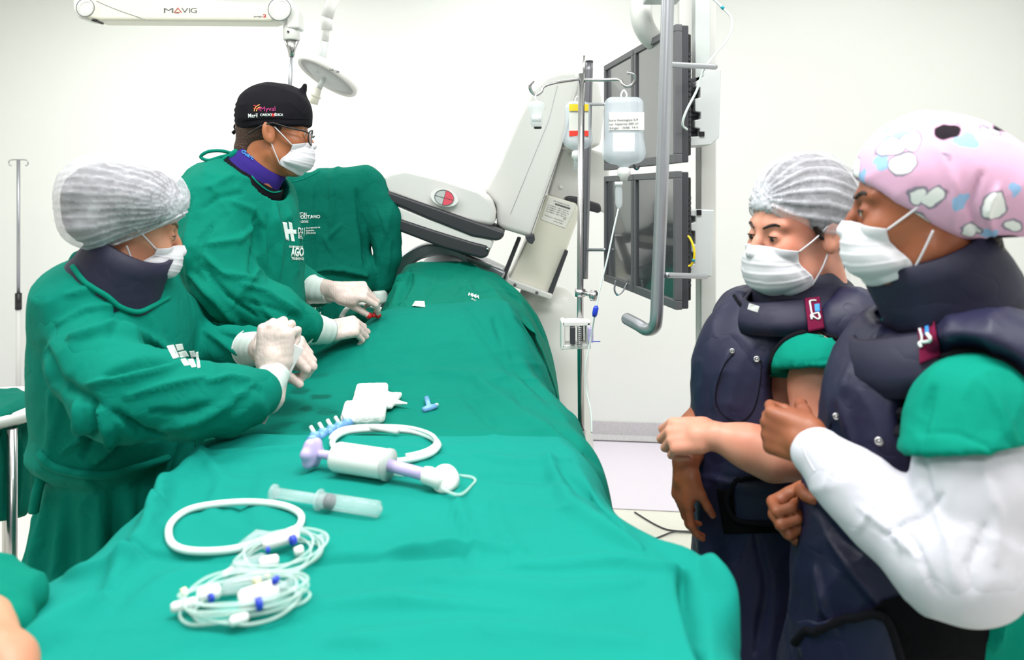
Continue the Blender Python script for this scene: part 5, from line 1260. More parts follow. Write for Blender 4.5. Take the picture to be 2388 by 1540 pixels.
# cables of the bank
def cable(pts, r, mat, label, name='cable', bands=()):
    pp = spline(pts, 10); c = MB().tube(pp, r, 8).build(name, mat); tag(c, label, 'cable')
    for i in bands: MB().tube([pp[i], pp[i + 2]], r * 1.35, 8).build('marker_band', M['teal'], c, 'teal marker band')
    return c
cable([P(1655, -10, 1.80), P(1685, 18, 1.80), P(1706, 45, 1.80), P(1700, 85, 1.80), P(1665, 130, 1.80), P(1640, 165, 1.80), P(1625, 210, 1.80), P(1600, 260, 1.80), P(1592, 290, 1.81), P(1602, 302, 1.83)], .0030, M['tube_white'], 'white cable looping down behind the upper right monitor', bands=(9,))
cable([P(1594, 556, 1.85), P(1606, 552, 1.84), P(1617, 575, 1.83), P(1619, 600, 1.83), P(1610, 620, 1.84), P(1592, 616, 1.85)], .0030, M['yellow'], 'short yellow cable beside the lower power box', bands=(32,))
cable([P(1436, 655, 2.2), P(1433, 676, 2.2), P(1440, 688, 2.2), P(1452, 680, 2.2), P(1462, 662, 2.2)], .0028, M['alu'], 'small grey cable loop hanging under the lower monitors', bands=(18,))
cable([P(1478, 380, 2.1), P(1480, 392, 2.1), P(1487, 394, 2.1), P(1492, 384, 2.1)], .0032, M['dark'], 'small dark cable loop between upper and lower monitors', bands=(16,))

# ---- ceiling arm with the hanging rod
ma = empty('suspension_arm', P(430, 0, 2.3), 'grey-white horizontal ceiling suspension arm at the top left', 'ceiling arm')
AY = 2.30
plate('beam', [(196, -22), (625, 8), (650, -5), (664, 12), (660, 40), (630, 50), (225, 47), (196, 40)], AY, .085, M['white_warm'], ma, .012)
MB().tube([P(199, -10, AY + .05), Vector((P(199, 0, AY + .05).x, AY + .05, 2.99))], .030, 24).build('ceiling_post', M['white'], ma)
for x, y, r in ((199, 18, .0275), (652, 22, .0350)):
    MB().lathe([(r, -.012), (r, .092), (r * .995, .0935), (r * .97, .094), (r * .5, .0942), (.0005, .0942)], Vector((P(x, y, AY).x, AY + .09, P(x, y, AY).z)), (0, -1, 0), 40).build('joint', M['white'], ma)
    rr = MB(); c = P(x, y, AY - .014); rr.tube([c + Vector((r * 1.03 * math.cos(a), 0, r * 1.03 * math.sin(a))) for a in np.linspace(0, 2 * math.pi, 37)[:-1]], .0011, 6, True); rr.build('joint_ring', M['grey_print'], ma)
plate('knuckle', [(168, -30), (205, -30), (205, 46), (182, 42), (168, 22)], AY + .01, .07, M['white'], ma, .010)
plate('knuckle', [(655, -30), (672, -2), (692, 14), (697, 30), (697, 66), (667, 66), (667, 30)], AY + .01, .06, M['white'], ma, .008)
MB().lathe([(.024, 0), (.0262, .004), (.0262, .044), (.022, .05)], P(680, 95, AY + .04), (0, 0, 1), 32).build('collar', M['white'], ma)
MB().lathe([(.0085, -.050), (.0120, -.030), (.0225, 0)], P(680, 96, AY + .04), (0, 0, 1), 32).build('cone', M['steel'], ma)
MB().tube([P(680, 125, AY + .04), P(676, 205, AY + .045), P(668, 360, AY + .07), P(663, 470, AY + .09)], .0062, 14).build('rod', M['alu'], ma)
MB().tube(spline([P(225, 2, AY - .002), P(280, 25, AY - .002), P(350, 48, AY - .002)], 6), .0008, 6).build('cover_seam', M['alu'], ma)
plate('foot_stop', [(211, 45), (226, 46), (225, 51), (214, 49)], AY, .04, M['black'], ma, .001)
MB().lathe([(.0035, 0), (.003, .003)], P(672, 74, AY + .012), (0, -1, 0), 10).build('screw', M['dark_print'], ma)
def mt(t, a, b, y, h, m, bold=0, shear=0): text_on('arm_lettering', None, t, (a, y), (b, y), h, M[m], ma, depth=AY - .0008, bold=bold, shear=shear)
mt('M', 382, 404, 30, 12, 'grey_print'); mt('V', 423, 439, 30, 12, 'grey_print'); mt('I', 441, 443, 30, 12, 'grey_print'); mt('G', 444, 459, 30, 12, 'grey_print'); mt('portegra', 592, 612, 40, 4, 'grey_print'); mt('2', 613, 621, 40, 7, 'red_print', .02)
MB().tube([P(423, 29, AY - .002), P(415, 18, AY - .002), P(406, 29, AY - .002), P(418, 29, AY - .002)], .0014, 6).build('arm_lettering', M['red_print'], ma)

# ---- examination lamp
ol = empty('examination_lamp', P(765, 170, 3.5), 'white round examination lamp tilted on its ceiling arm', 'lamp')
LY = 3.45
ax = Vector((.45, .26, .86)).normalized(); lc = P(766, 176, LY)
MB().lathe([(.06, .030), (.13, .026), (.152, .010), (.155, -.012), (.148, -.020), (.140, -.012), (.02, -.010)], lc, ax, 56).build('lamp_head', M['white'], ol)
MB().lathe([(.138, -.0125), (.060, -.034), (.01, -.038)], lc, ax, 40).build('lamp_glass', M['clear'], ol)
mb = MB(); mb.tube([P(757, 98, LY), P(751, 130, LY), P(748, 170, LY)], .020, 16).build('lamp_neck', M['grey_light'], ol)
MB().tube([P(758, 96, LY), P(762, 42, LY)], .017, 14).build('stem', M['white'], ol)
MB().lathe([(.026, 0), (.026, .06), (.020, .068)], P(762, 70, LY), (0, 0, 1), 24).build('swivel', M['white'], ol)
MB().tube([P(762, 42, LY), P(770, 16, LY), P(782, -10, LY), P(785, -60, LY), Vector((P(785, 0, LY).x, LY, 2.99))], .028, 16).build('lamp_arm', M['white'], ol)
MB().tube([P(757, 180, LY - .02), P(744, 206, LY - .03)], [.010, .014], 14).build('handle_neck', M['grey_light'], ol)
MB().tube([P(742, 206, LY - .03), P(736, 225, LY - .03), P(731, 243, LY - .03)], [.016, .020, .020], 16).build('handle', M['white_warm'], ol)
MB().tube([P(737, 222, LY - .03), P(735, 226, LY - .03)], .026, 16).build('handle_flange', M['white_warm'], ol)
Bl = bvh(next(c for c in ol.children if c.name.startswith('lamp_head')))
text_on('lamp_lettering', Bl, 'UP-130', (768, 164), (790, 171), 5, M['dark_print'], ol, off=.001, bold=.02)

# ---- gown hung over the shield
hg = S(); G = lambda x, y: P(x, y, 2.62)
hg.box(G(765, 560), (.148, .060, .215), .05, .03); hg.cap(G(690, 425), G(850, 415), .045, .045, .05); hg.cap(G(690, 640), G(850, 640), .075, .060, .04); hg.box(G(775, 760), (.135, .065, .14), .05, .03)
hg.chain([G(862, 430), G(893, 510), G(905, 600), G(893, 660)], [.050, .060, .045, .035], .016)
hg.chain([G(700, 440), G(672, 520)], [.05, .05], .03)
hg.cap(G(720, 400), P(700, 380, 2.62), .030, .04, .01, '-')
FG = [([(730, 420), (725, 500), (735, 620)], 8, .006), ([(770, 400), (775, 480), (770, 560)], 7, .005), ([(830, 440), (840, 520), (860, 620)], 8, -.010), ([(845, 500), (852, 560), (850, 640)], 6, -.008), ([(800, 520), (760, 560), (780, 600)], 6, .005),
      ([(880, 480), (910, 560), (905, 640)], 6, .006), ([(740, 660), (745, 700), (740, 760)], 6, .008), ([(780, 660), (785, 720), (780, 770)], 5, -.008), ([(715, 640), (790, 628), (860, 640)], 5, .009), ([(810, 665), (815, 700), (812, 760)], 5, .007), ([(690, 560), (710, 600), (700, 650)], 6, .004)]
gown_h = sdf_obj('surgical_gown', hg, .006, M['gown_dark'], None, disp=gown_disp(.008, (8, 8, 3.5), 22.0, .002), st=FG)
tag(gown_h, 'empty dark green gown hanging over the shield behind the doctor, lettering on its chest', 'surgical gown')
Bh = bvh(gown_h)
line_on('neck_hem', Bh, [(672, 425), (700, 420), (735, 405), (745, 398)], .002, M['hem'], gown_h, .0005)
line_on('waist_tie', Bh, [(715, 640), (760, 630), (800, 630), (858, 642)], .008, M['gown_dark'], gown_h, .003)
gtext(Bh, gown_h, 'HOSPITAL', (676, 502), (718, 503), 7, .03); gtext(Bh, gown_h, 'METROPOLITANO', (662, 512), (747, 509), 8, .03); gtext(Bh, gown_h, 'DE ALAGOAS', (682, 520), (720, 520), 6, .03)
gtext(Bh, gown_h, 'Secretaria da', (715, 534), (747, 532), 4, .02); gtext(Bh, gown_h, 'Saúde', (714, 540), (732, 539), 4, .02); gtext(Bh, gown_h, '(SESAU)', (714, 546), (736, 545), 4, .02)
line_on('printed_rule', Bh, [(711, 531), (709, 552)], .0009, M['white_print'], gown_h, .0008, 4)
gtext(Bh, gown_h, 'HMC', (706, 736), (748, 734), 24, .04); gtext(Bh, gown_h, 'CORAÇÃO', (738, 754), (780, 753), 6, .02)
sl = MB(); sl.lathe([(.030, 0), (.032, .01), (.028, .035), (.024, .045)], P(886, 707, 2.60), (-.1, 0, 1), 28); sl.build('cuff', M['glove_cuff'], gown_h, 'pale ribbed sleeve cuff')
ml = MB(); ml.box(P(671, 446, 2.40), (.008, .006, .010), bev=.002); ml.tube(spline([P(664, 440, 2.40), P(668, 434, 2.40), P(674, 438, 2.40)], 5), .0015, 6); tag(ml.build('clip', M['black']), 'tiny black clip on the hanging gown by the doctor collar', 'clip')

# ---- drip stand with hooks, bags and clamp
iv = empty('drip_stand', Vector((.186, 1.99, 0)), 'steel drip stand with curled hooks beside the right edge of the table', 'drip stand')
IY = 1.96
MB().tube([P(1356, 172, IY), P(1353, 690, IY), Vector((.186, IY, .80))], .0088, 18).build('upper_pole', M['steel'], iv)
MB().tube([Vector((.186, IY, .80)), Vector((.186, IY, .06))], .0125, 18).build('lower_pole', M['steel'], iv)
MB().tube([P(1362, 130, IY), P(1362, 192, IY)], .0035, 10).build('hook_post', M['steel'], iv)
hk = lambda pts, n=8: MB().tube(spline(pts, n), .0042, 10).build('hook', M['steel'], iv)
hk([P(1358, 184, IY), P(1330, 188, IY - .02), P(1290, 194, IY - .05), P(1268, 202, IY - .06), P(1262, 214, IY - .065), P(1250, 221, IY - .07), P(1239, 213, IY - .075), P(1236, 200, IY - .08), P(1244, 188, IY - .08)])
hk([P(1358, 186, IY), P(1400, 187, IY - .02), P(1442, 186, IY - .05), P(1452, 196, IY - .06), P(1462, 202, IY - .065), P(1474, 198, IY - .07), P(1481, 186, IY - .075), P(1478, 174, IY - .08), P(1462, 170, IY - .08)])
for a in (0, 72, 144, 216, 288):
    d = Vector((math.cos(math.radians(a)), math.sin(math.radians(a)), 0)) * .26; b = Vector((.186, IY, .07))
    MB().tube([b, b + d * .5 + Vector((0, 0, .01)), b + d], .010, 10).build('leg', M['steel'], iv)
    MB().lathe([(.024, -.010), (.024, .010)], b + d - Vector((0, 0, .045)), (-d.y, d.x, 0), 20).build('caster', M['black'], iv)
MB().lathe([(.014, 0), (.014, .02)], P(1353, 692, IY), (0, 0, 1), 20).build('collar', M['steel'], iv)
MB().tube([P(1360, 682, IY - .01), P(1382, 690, IY - .04)], .006, 10).build('knob_stem', M['steel'], iv)
MB().lathe([(.006, -.012), (.014, -.008), (.014, .006), (.008, .010)], P(1385, 690, IY - .045), (.9, -.4, 0), 20).build('knob', M['steel'], iv)
# saline bag
def bag(name, cx, y0, y1, wpx, Y, label, cat, paper=True):
    e = empty(name, P(cx, y0, Y), label, cat); h = (y1 - y0) / F * Y; w = wpx / F * Y; c = P(cx, (y0 + y1) / 2, Y)
    s = S(); s.box(c, (w / 2, .022, h * .46), .020, .01); s.ell(c + Vector((0, 0, -h * .34)), (w * .47, .024, h * .16), k=.03)
    s.cap(c + Vector((0, 0, -h * .46)), c + Vector((0, 0, -h * .56)), .012, .010, .012)
    sdf_obj('bottle', s, .0035, M['fluid'], e)
    MB().lathe([(.012, 0), (.016, -.004), (.017, -.018), (.011, -.024), (.009, -.034)], c + Vector((0, 0, -h * .555)), (0, 0, 1), 20).build('port', M['white_rough'], e)
    lp = MB(); lp.tube(spline([c + Vector((-.006, 0, h * .46)), c + Vector((-.007, 0, h * .50)), c + Vector((0, 0, h * .56)), c + Vector((.007, 0, h * .50)), c + Vector((.006, 0, h * .46))], 6), .0022, 8); lp.build('hanger', M['white_rough'], e)
    return e, c, w, h
e, c, w, h = bag('saline_bag', 1455, 220, 382, 92, 1.86, 'clear saline bag with a handwritten white label on the right hook', 'drip bag')
lbm = MB(); lbm.box(c + Vector((.003, -.0245, h * .10)), (w * .44, .0008, h * .125)); l1 = lbm.build('label', M['paper'], e)
MB().box(c + Vector((-.004, -.0240, -h * .20)), (w * .27, .0006, h * .13)).build('label', M['paper'], e)
for k, t in enumerate(('Soro fisiologico 0,9', 'sol. heparina 500 ml', 'Ringer  10/06  14 h')):
    text_on('handwriting', None, t, (1420 + k, 283 + k * 9), (1488, 281 + k * 9), 5, M['grey_print'], l1, depth=1.8335)
dc = empty('drip_line', P(1441, 430, 1.84), 'thin clear drip line with chamber running down from the saline bag', 'drip line')
MB().lathe([(.0105, 0), (.011, -.008), (.008, -.012), (.008, -.016), (.0095, -.02), (.0095, -.055), (.007, -.062), (.003, -.068)], P(1443, 424, 1.85), (0, 0, 1), 20).build('drip_chamber', M['clear'], dc)
MB().lathe([(.0098, 0), (.0098, -.010)], P(1443, 424, 1.85), (0, 0, 1), 20).build('spike_cap', M['white_rough'], dc)
MB().tube(spline([P(1442, 487, 1.85), P(1430, 540, 1.85), P(1415, 610, 1.85), P(1402, 660, 1.85), P(1391, 715, 1.85)], 8), .0022, 8).build('tubing', M['tube_white'], dc)
MB().lathe([(.005, -.012), (.007, -.004), (.007, .010), (.004, .016)], P(1388, 728, 1.85), (.2, 0, 1), 14).build('stopcock', M['blue'], dc)
MB().tube(spline([P(1387, 735, 1.85), P(1378, 790, 1.88), P(1366, 850, 1.88), P(1368, 910, 1.88), P(1378, 960, 1.86), P(1380, 1010, 1.84)], 8), .0024, 8).build('tubing', M['tube_white'], dc)
MB().tube([P(1382, 797, 1.86), P(1400, 797, 1.86)], .0014, 6).build('side_port', M['blue'], dc)
# labelled bottle behind the pole
e, c, w, h = bag('infusion_bottle', 1347, 232, 345, 60, 2.05, 'small infusion bottle with yellow and red label behind the pole', 'infusion bottle')
MB().box(c + Vector((.001, -.0245, h * .00)), (w * .37, .0008, h * .34)).build('label', M['paper'], e)
MB().box(c + Vector((.001, -.0285, h * .31)), (w * .37, .0008, h * .07)).build('label_band', M['yellow_lab'], e)
MB().box(c + Vector((.001, -.0285, -h * .22)), (w * .37, .0008, h * .055)).build('label_band', M['red_lab'], e)
MB().tube([c + Vector((0, 0, -h * .62)), c + Vector((-.003, 0, -h * .95))], .009, 14).build('neck', M['clear'], e)
# small jar hanging from the left hook
jr = empty('hanging_vial', P(1251, 230, 1.88), 'tiny clear vial hanging upside down from the left hook', 'vial')
MB().lathe([(.010, 0), (.022, -.006), (.022, -.020), (.017, -.028), (.016, -.058), (.012, -.066)], P(1251, 236, 1.88), (0, 0, 1), 24).build('glass', M['clear'], jr)
MB().lathe([(.012, 0), (.012, -.018)], P(1251, 268, 1.88), (0, 0, 1), 20).build('filling', M['gauze'], jr)
MB().lathe([(.011, 0), (.009, -.005)], P(1254, 296, 1.88), (0, 0, 1), 20).build('stopper', M['black'], jr)
MB().tube(spline([P(1250, 220, 1.885), P(1248, 228, 1.88), P(1252, 236, 1.88)], 4), .0016, 6).build('hanger', M['white_rough'], jr)
# pole clamp
cl = empty('pole_clamp', P(1345, 785, 1.93), 'white spring pole clamp fixed on the drip stand', 'clamp'); CY = 1.93
plate('jaw', [(1309, 752), (1318, 748), (1318, 812), (1309, 818)], CY - .03, .06, M['white'], cl, .003)
plate('jaw', [(1368, 752), (1378, 752), (1378, 812), (1368, 806)], CY - .03, .06, M['white'], cl, .003)
for y in (752, 806): plate('plate', [(1312, y), (1378, y - 2), (1378, y + 8), (1312, y + 10)], CY - .03, .06, M['white'], cl, .002)
sp_ = [P(1352, 760 + 46 * k / 80, CY - .035) + Vector((.006 * math.cos(k * .78), .006 * math.sin(k * .78), 0)) for k in range(81)]
MB().tube(sp_, .0012, 6).build('spring', M['steel'], cl); plate('block', [(1330, 764), (1342, 764), (1342, 804), (1330, 804)], CY - .04, .02, M['dark'], cl, .002); plate('block', [(1372, 766), (1384, 768), (1384, 800), (1372, 800)], CY - .05, .03, M['lilac'], cl, .002)

# ---- drip stand by the left wall
ls = empty('drip_stand', P(45, 930, 4.35) * Vector((1, 1, 0)), 'thin drip stand with white base by the left back wall', 'drip stand'); SY = 4.3
sx_ = P(43, 400, SY).x
MB().tube([Vector((sx_, SY, P(0, 372, SY).z)), Vector((sx_, SY, P(0, 690, SY).z))], .0095, 12).build('upper_pole', M['alu'], ls)
MB().tube([Vector((sx_, SY, P(0, 684, SY).z)), Vector((sx_, SY, P(0, 722, SY).z))], .018, 14).build('height_knob', M['black'], ls)
MB().tube([Vector((sx_, SY, P(0, 720, SY).z)), Vector((sx_, SY, .10))], .014, 12).build('lower_pole', M['white'], ls)
for s_ in (-1, 1): MB().tube(spline([Vector((sx_, SY, P(0, 373, SY).z)), Vector((sx_ + s_ * .035, SY, P(0, 373, SY).z)), Vector((sx_ + s_ * .055, SY, P(0, 376, SY).z)), Vector((sx_ + s_ * .055, SY, P(0, 384, SY).z)), Vector((sx_ + s_ * .042, SY, P(0, 387, SY).z))], 5), .0035, 8).build('hook', M['steel'], ls)
for k in range(5):
    a = math.radians(72 * k + 10); d = Vector((math.cos(a), math.sin(a), 0)) * .26; b = Vector((sx_, SY, .10))
    MB().tube([b, b + d + Vector((0, 0, -.02))], .013, 10).build('leg', M['white'], ls)
    MB().lathe([(.028, -.010), (.028, .010)], b + d - Vector((0, 0, .062)), (-d.y, d.x, 0), 18).build('caster', M['dark'], ls)
# ---- draped round stand at the left edge
rs = empty('instrument_stand', Vector((-1.55, 2.1, 0)), 'round steel-legged stand under a dark green cloth at the left edge', 'stand')
rz = P(0, 955, 2.1).z
MB().lathe([(.02, -.02), (.17, -.02), (.20, -.005), (.205, .012), (.195, .02), (.02, .018)], (-1.545, 2.12, rz - .01), (0, 0, 1), 48).build('stand_top', M['white'], rs)
MB().tube([Vector((-1.385, 2.02, rz - .03)), Vector((-1.385, 2.02, .03))], .013, 14).build('leg', M['steel'], rs)
MB().tube([Vector((-1.70, 2.02, rz - .03)), Vector((-1.70, 2.02, .03))], .013, 14).build('leg', M['steel'], rs); MB().tube([Vector((-1.58, 2.28, rz - .03)), Vector((-1.58, 2.28, .03))], .013, 14).build('leg', M['steel'], rs)
cs = S(); cs.cap((-1.59, 2.06, rz + .005), (-1.59, 2.06, rz - .28), .185, .185, .02); cs.ell((-1.59, 2.06, rz), (.200, .20, .035), k=.03); cs.box((-1.62, 2.05, rz - .18), (.20, .16, .18), .04, .03)
cs.cut((-1.6, 2.05, P(0, 1240, 2.0).z), (.04, 0, -1), .01); cs.cut((-1.6, 2.05, rz + .024), (0, 0, 1), .02)
tag(sdf_obj('stand_cloth', cs, .008, M['gown_dark'], None, disp=gown_disp(.008, (6, 6, 4), 41.0, .002, (rz, -1.59, 2.06, .012, 9)), st=[([(20, 960), (50, 1050), (40, 1200)], 8, .010), ([(0, 990), (20, 1080), (10, 1200)], 8, -.010)]), 'dark green cloth draped over the round stand at the left edge', 'cloth')
# ---- person cropped by the lower left corner
pc = empty('person', Vector((-.80, .78, 0)), 'sliver of a person in green sleeve at the lower left corner', 'person')
sv = S(); sv.chain([P(-260, 1350, .95), P(-40, 1400, .90), P(48, 1395, .90)], [.060, .040, .030], .03); sv.chain([P(-60, 1420, .88), P(10, 1470, .84)], [.05, .030], .03)
sdf_obj('sleeve', sv, .004, M['gown2'], pc, disp=gown_disp(.004, (12, 12, 10), 3))
av_ = S(); av_.chain([P(-200, 1380, .93), P(-60, 1480, .82), P(5, 1560, .77), P(30, 1640, .74)], [.035, .036, .030, .026], .02); body_mesh([(av_, .004)], M['skinA'], pc)
# ---- white trolley at the right edge and the paper behind the front woman
tr = empty('trolley', Vector((1.62, 2.05, 0)), 'pale metal trolley glimpsed at the right edge behind the white sleeve', 'trolley')
for z in (.52, .82): MB().box((1.62, 2.05, z), (.30, .22, .012), bev=.004).build('shelf', M['white'], tr)
for a in (-1, 1):
    for b in (-1, 1):
        MB().tube([Vector((1.62 + a * .27, 2.05 + b * .19, .04)), Vector((1.62 + a * .27, 2.05 + b * .19, .90))], .012, 12).build('leg', M['steel'], tr)
MB().tube([Vector((1.35, 1.86, .90)), Vector((1.35, 2.24, .90))], .010, 12).build('handle', M['steel'], tr)
# white wall unit behind the women
wu = empty('wall_dispenser', P(2040, 650, 3.9), 'white box glimpsed between the two women near the back wall', 'box')
plate('housing', [(1985, 600), (2085, 640), (2085, 760), (1985, 760)], 3.9, .14, M['white_rough'], wu, .01)
# ---- floor cables between table and women
cable([q(1480, 1195, .004), q(1530, 1225, .004), q(1570, 1238, .004), q(1640, 1238, .004), q(1760, 1225, .004)], .0035, M['cable'], 'upper dark cable lying on the floor right of the table', 'floor_cable')
cable([q(1500, 1270, .004), q(1545, 1250, .004), q(1580, 1240, .008), q(1640, 1246, .004), q(1760, 1260, .004)], .0035, M['cable'], 'lower dark cable crossing the other on the floor', 'floor_cable')
# ---------------------------------------------------------------- things lying on the drapes
def on(B, px, py, off=0.0): 
    h = hit(B, px, py, 0.0)
    if h is None: h = P(px, py, (EYE - .96) * F / (py - HZ))
    return h + Vector((0, 0, off))
def lie(B, pts, r, n=8, closed=False):
    return spline([on(B, x, y, r * 1.05 + (z[0] if z else 0)) for x, y, *z in pts], n, closed)
# far coil
t = empty('tubing_coil', on(B2, 895, 1050), 'white coiled guide tube between the gauze and the inflator', 'tubing')
co = lie(B1, [(775, 1040), (800, 1018), (850, 1010), (905, 1010), (960, 1014), (1005, 1028), (1022, 1046), (1005, 1066), (960, 1080), (900, 1085), (840, 1080), (795, 1066)], .0058, 6, True)
MB().tube(co, .0056, 12, True).build('outer_loop', M['tube_white'], t); MB().tube([p * 1.0 + Vector((-.004, .004, .006)) for p in co[:50]], .0040, 10).build('inner_loop', M['tube_white'], t)
MB().tube([on(B1, 862, 1008, .010), on(B1, 928, 1018, .010)], .0062, 12).build('sleeve', M['white_rough'], t)
MB().tube([on(B1, 1014, 1046, .006), on(B1, 1030, 1048, .006)], [.006, .004], 12).build('hub', M['clear'], t)
# near coil
t = empty('tubing_coil', on(B1, 550, 1240), 'thick white tubing ring left of the clear syringe', 'tubing')
co = lie(B1, [(394, 1262), (400, 1228), (440, 1198), (510, 1184), (590, 1180), (660, 1188), (700, 1208), (698, 1236), (668, 1252), (610, 1272), (540, 1292), (460, 1296), (412, 1286)], .0052, 6, True)
MB().tube(co, .0052, 14, True).build('ring', M['tube_white'], t)
MB().tube([on(B1, 560, 1290, .006), on(B1, 600, 1270, .012), on(B1, 640, 1266, .008)], [.007, .0085, .006], 12).build('clip', M['clear'], t)
# gauze
gz = MB(); g0 = S(); cg = on(B2, 860, 958); 
gl_ = [(836, 908), (903, 909), (908, 952), (900, 996), (850, 1002), (806, 990), (818, 945)]
gb = S(); R = Matrix.Rotation(math.radians(8), 3, 'Z')
gb.box((-.323, 1.655, .966), (.038, .128, .010), .007, .01, R=R); gb.box((-.322, 1.575, .967), (.043, .055, .011), .007, .008, R=R); gb.box((-.298, 1.68, .962), (.034, .05, .006), .004, .008, R=Matrix.Rotation(math.radians(-4), 3, 'Z')); gb.cap((-.262, 1.66, .962), (-.238, 1.652, .962), .006, .002, .006)
tag(sdf_obj('gauze_pad', gb, .0028, M['gauze'], None, disp=lambda v, n: .0012 * wrinkle(v, (40, 40, 40), 3)), 'folded white gauze pad on the green drape', 'gauze')
# manifold
mf = empty('valve_manifold', on(B2, 770, 1015), 'pale blue manifold with a row of taps left of the gauze', 'manifold')
a, b = on(B1, 724, 1036, .007), on(B2, 822, 996, .009); MB().tube([a, b], .0085, 12).build('rail', M['sky_blue'], mf)
for k in range(5):
    p = a.lerp(b, .1 + .19 * k); MB().lathe([(.010, -.006), (.010, .010), (.006, .013)], p, (0, .3, 1), 14).build('tap', M['sky_blue'], mf); MB().tube([p + Vector((0, 0, .008)), p + Vector((-.012, .014, .018))], .0040, 8).build('tap_lever', M['tube_white'], mf)
MB().tube([b, on(B2, 835, 990, .008)], .0035, 10).build('connector', M['clear'], mf)
# small three way tap
tw = empty('three_way_tap', on(B2, 1000, 950), 'tiny pale blue three-way tap alone right of the gauze', 'tap')
p = on(B2, 1001, 958, .006); MB().tube([p, on(B2, 995, 937, .008)], .0060, 10).build('stem', M['sky_blue'], tw); MB().tube([on(B2, 987, 962, .005), p, on(B2, 1018, 954, .006)], [.006, .008, .005], 10).build('body', M['sky_blue'], tw); MB().tube([on(B2, 1008, 956, .006), on(B2, 1020, 950, .006)], .0040, 10).build('luer', M['tube_white'], tw)
# balloon inflator
inf = empty('balloon_inflator', on(B1, 880, 1110), 'white and lilac hand inflator with round pressure gauge', 'inflator')
IA, IB = on(B1, 772, 1104, .030), on(B1, 1000, 1142, .022); dr = (IB - IA).normalized(); Z = Vector((0, 0, 1))
kn = MB(); kc = on(B1, 728, 1098, .030)
s_ = S(); sd = dr.cross(Z).normalized()
for k in range(6):
    a = math.radians(60 * k + 10); s_.ell(kc + sd * .017 * math.cos(a) + Z * .017 * math.sin(a), (.0105,) * 3, k=.008)
s_.ell(kc, (.016,) * 3, k=.01); sdf_obj('knob', s_, .0022, M['lilac'], inf)
MB().tube([kc, IA], .0075, 14).build('plunger', M['lilac'], inf)
b0_ = on(B1, 782, 1106, .030); b1_ = on(B1, 896, 1122, .028)
MB().tube([b0_ - dr * .002, b0_, b0_ + dr * .006, b1_, b1_ + dr * .004], [.018, .0225, .0245, .0245, .0225], 28).build('barrel', M['white_rough'], inf)
MB().tube([b1_ + dr * .004, b1_ + dr * .010], [.026, .026], 24).build('barrel_rim', M['grey_light'], inf)
MB().tube([b1_, IB], [.0100, .0100], 18).build('chamber', M['lilac'], inf)
MB().tube([IB - dr * .008, IB, on(B1, 1030, 1150, .018)], [.0135, .0145, .013], 20).build('end_fitting', M['white_rough'], inf)
gc = on(B1, 1038, 1142, .034); gc = P(1038, 1119, gc.y); MB().lathe([(.020, -.009), (.0225, -.007), (.0225, .007), (.020, .010), (.002, .012)], gc, (-.12, -.75, .55), 36).build('gauge', M['white_rough'], inf)
MB().tube([gc, on(B1, 1030, 1148, .018)], .005, 12).build('gauge_stem', M['cream'], inf)
MB().tube(lie(B1, [(1028, 1152, .006), (1070, 1158), (1098, 1138), (1108, 1122), (1085, 1114), (1020, 1112), (940, 1112), (900, 1118, .01)], .0022, 6), .0024, 8).build('hose', M['clear_tube'], inf)
# syringe
sy = empty('syringe', on(B1, 760, 1190), 'large clear syringe with dark rubber plunger tip', 'syringe')
a, b = on(B1, 640, 1172, .015), on(B1, 890, 1210, .013); d = (b - a).normalized(); Ls = (b - a).length
MB().tube([a - d * .003, a + d * .001], .0125, 20).build('thumb_rest', M['clear'], sy); MB().tube([a, a + d * Ls * .50], .0080, 14).build('plunger_rod', M['clear'], sy)
MB().tube([a + d * Ls * .50, a + d * Ls * .555], .0105, 20).build('plunger_tip', M['black_rubber'], sy)
MB().tube([a + d * Ls * .44, a + d * Ls * .97, a + d * Ls * .975, a + d * Ls], [.0118, .0118, .006, .004], 24).build('barrel', M['clear'], sy)
MB().tube([a + d * Ls * .425, a + d * Ls * .44], .0155, 20).build('finger_flange', M['clear'], sy)
# infusion sets: bundles of coiled clear tube with clamps
def bundle(cx, cy, rx, ry, tilt, loops, seed, label, extras):
    rnd = random.Random(seed); e = empty('infusion_set', on(B1, cx, cy), label, 'infusion set'); ca_, sa_ = math.cos(tilt), math.sin(tilt)
    for l in range(loops):
        pts = []; k0 = rnd.random() * 6; fx, fy = rnd.uniform(.72, 1.06), rnd.uniform(.6, 1.1); ox, oy = rnd.uniform(-8, 8), rnd.uniform(-6, 6)
        for i in range(12):
            a = 2 * math.pi * i / 12; x = rx * fx * math.cos(a) + ox; y = ry * fy * math.sin(a) + oy + 5 * math.sin(a * 2 + k0)
            pts.append((cx + x * ca_ - y * sa_, cy + x * sa_ + y * ca_, .002 + .003 * l + .002 * math.sin(a * 3 + k0)))
        MB().tube(lie(B1, pts, .0020, 6, True), .0019, 8, True).build('coiled_tube', M['clear_tube'], e)
    for (nm, x0, y0, x1, y1, r, m, z) in extras: 
        A, B_ = on(B1, x0, y0, z), on(B1, x1, y1, z); MB().tube([A, A.lerp(B_, .12), A.lerp(B_, .88), B_], [r * .7, r, r, r * .6], 14).build(nm, M[m], e)
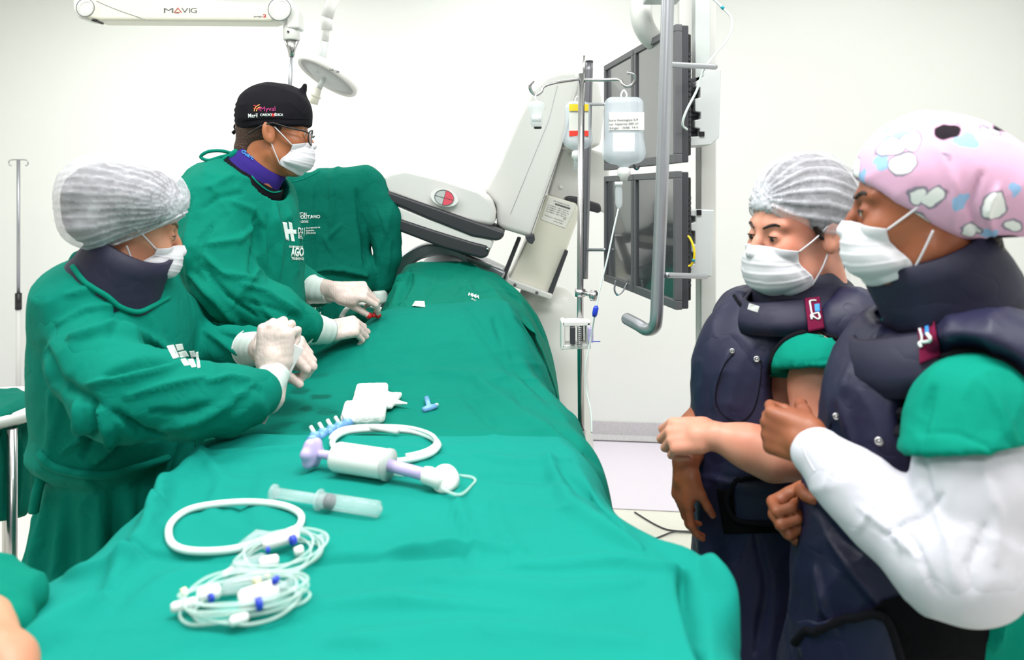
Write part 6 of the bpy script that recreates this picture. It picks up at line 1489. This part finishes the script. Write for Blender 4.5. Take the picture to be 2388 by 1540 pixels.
bundle(650, 1312, 112, 44, -.28, 6, 3, 'upper clear infusion set with white roller clamp below the tubing ring', [('roller_clamp', 612, 1300, 698, 1275, .0085, 'white_rough', .016), ('wheel', 676, 1298, 690, 1292, .0065, 'blue', .020), ('drip_chamber', 540, 1350, 620, 1322, .0075, 'clear', .012),
    ('connector', 605, 1340, 650, 1332, .0075, 'white_rough', .014), ('wheel', 620, 1320, 630, 1318, .004, 'blue', .02), ('connector', 686, 1310, 708, 1302, .0060, 'white_rough', .012), ('connector', 520, 1362, 545, 1345, .004, 'tube_white', .010), ('cap', 616, 1366, 630, 1362, .0055, 'cream', .010), ('connector', 740, 1280, 762, 1270, .0055, 'clear', .012)])
bundle(570, 1424, 150, 52, -.16, 8, 9, 'lower clear infusion set with blue wheel nearest the camera', [('roller_clamp', 460, 1424, 515, 1410, .0085, 'white_rough', .016), ('wheel', 488, 1434, 496, 1430, .0055, 'blue', .018), ('spike', 398, 1444, 460, 1428, .0060, 'white_rough', .012),
    ('drip_chamber', 520, 1400, 620, 1372, .0085, 'clear', .014), ('roller_clamp', 556, 1440, 650, 1410, .0115, 'white_rough', .018), ('wheel', 596, 1462, 612, 1456, .0070, 'blue', .024), ('wheel', 640, 1418, 646, 1410, .004, 'blue', .030), ('spike', 536, 1478, 580, 1462, .0055, 'white_rough', .012), ('cap', 422, 1410, 436, 1404, .0060, 'cream', .012),
    ('cap', 592, 1392, 606, 1386, .0055, 'cream', .016), ('connector', 650, 1400, 690, 1372, .0055, 'clear', .012)])
# dark magnet or clot spot, gauze strip and pad by the doctor's hands
p = on(B2, 725, 838, 0); mb = MB(); mb.lathe([(.002, .004), (.014, .0035), (.018, 0)], p, (0, -.1, 1), 24); o = mb.build('blood_clot', plain('dark_dried_blood', (58, 14, 14), .25), None); tag(o, 'dark red dried clot on the drape beside the gloved fist', 'stain')
rb = MB(); rb.tube(spline([P(795, 742, 2.20), P(808, 722, 2.22), P(832, 708, 2.24), P(860, 712, 2.24), P(888, 722, 2.25)], 8), .0075, 10); tag(rb.build('gauze_strip', M['gauze']), 'cream gauze strip arching under the doctor fingers', 'gauze')
gp = S(); gp.ell(P(850, 752, 2.26), (.075, .05, .045), k=.02); tag(sdf_obj('folded_towel', gp, .005, M['gown_dark'], None, disp=gown_disp(.003, (14, 14, 14), 3)), 'dark green folded towel under the cream gauze strip', 'towel')
cx_ = on(B3, 985, 712, .004); tag(patch('gauze_scrap', B3, [(968, 706), (990, 706), (992, 718), (962, 716)], M['gauze'], None, .004, .003, 6, 4) or MB().box(P(980, 713, 2.24), (.018, .002, .004)).build('gauze_scrap', M['gauze']), 'small white gauze scrap at the crest of the drape', 'gauze')
text_on('drape_print', B3, 'HMA', (1092, 690), (1118, 698), 7, M['white_print'], d3, off=.002, bold=.05)
text_on('drape_print', B3, 'hospital', (1100, 700), (1136, 712), 4, M['white_print'], d3, off=.002, bold=.03)
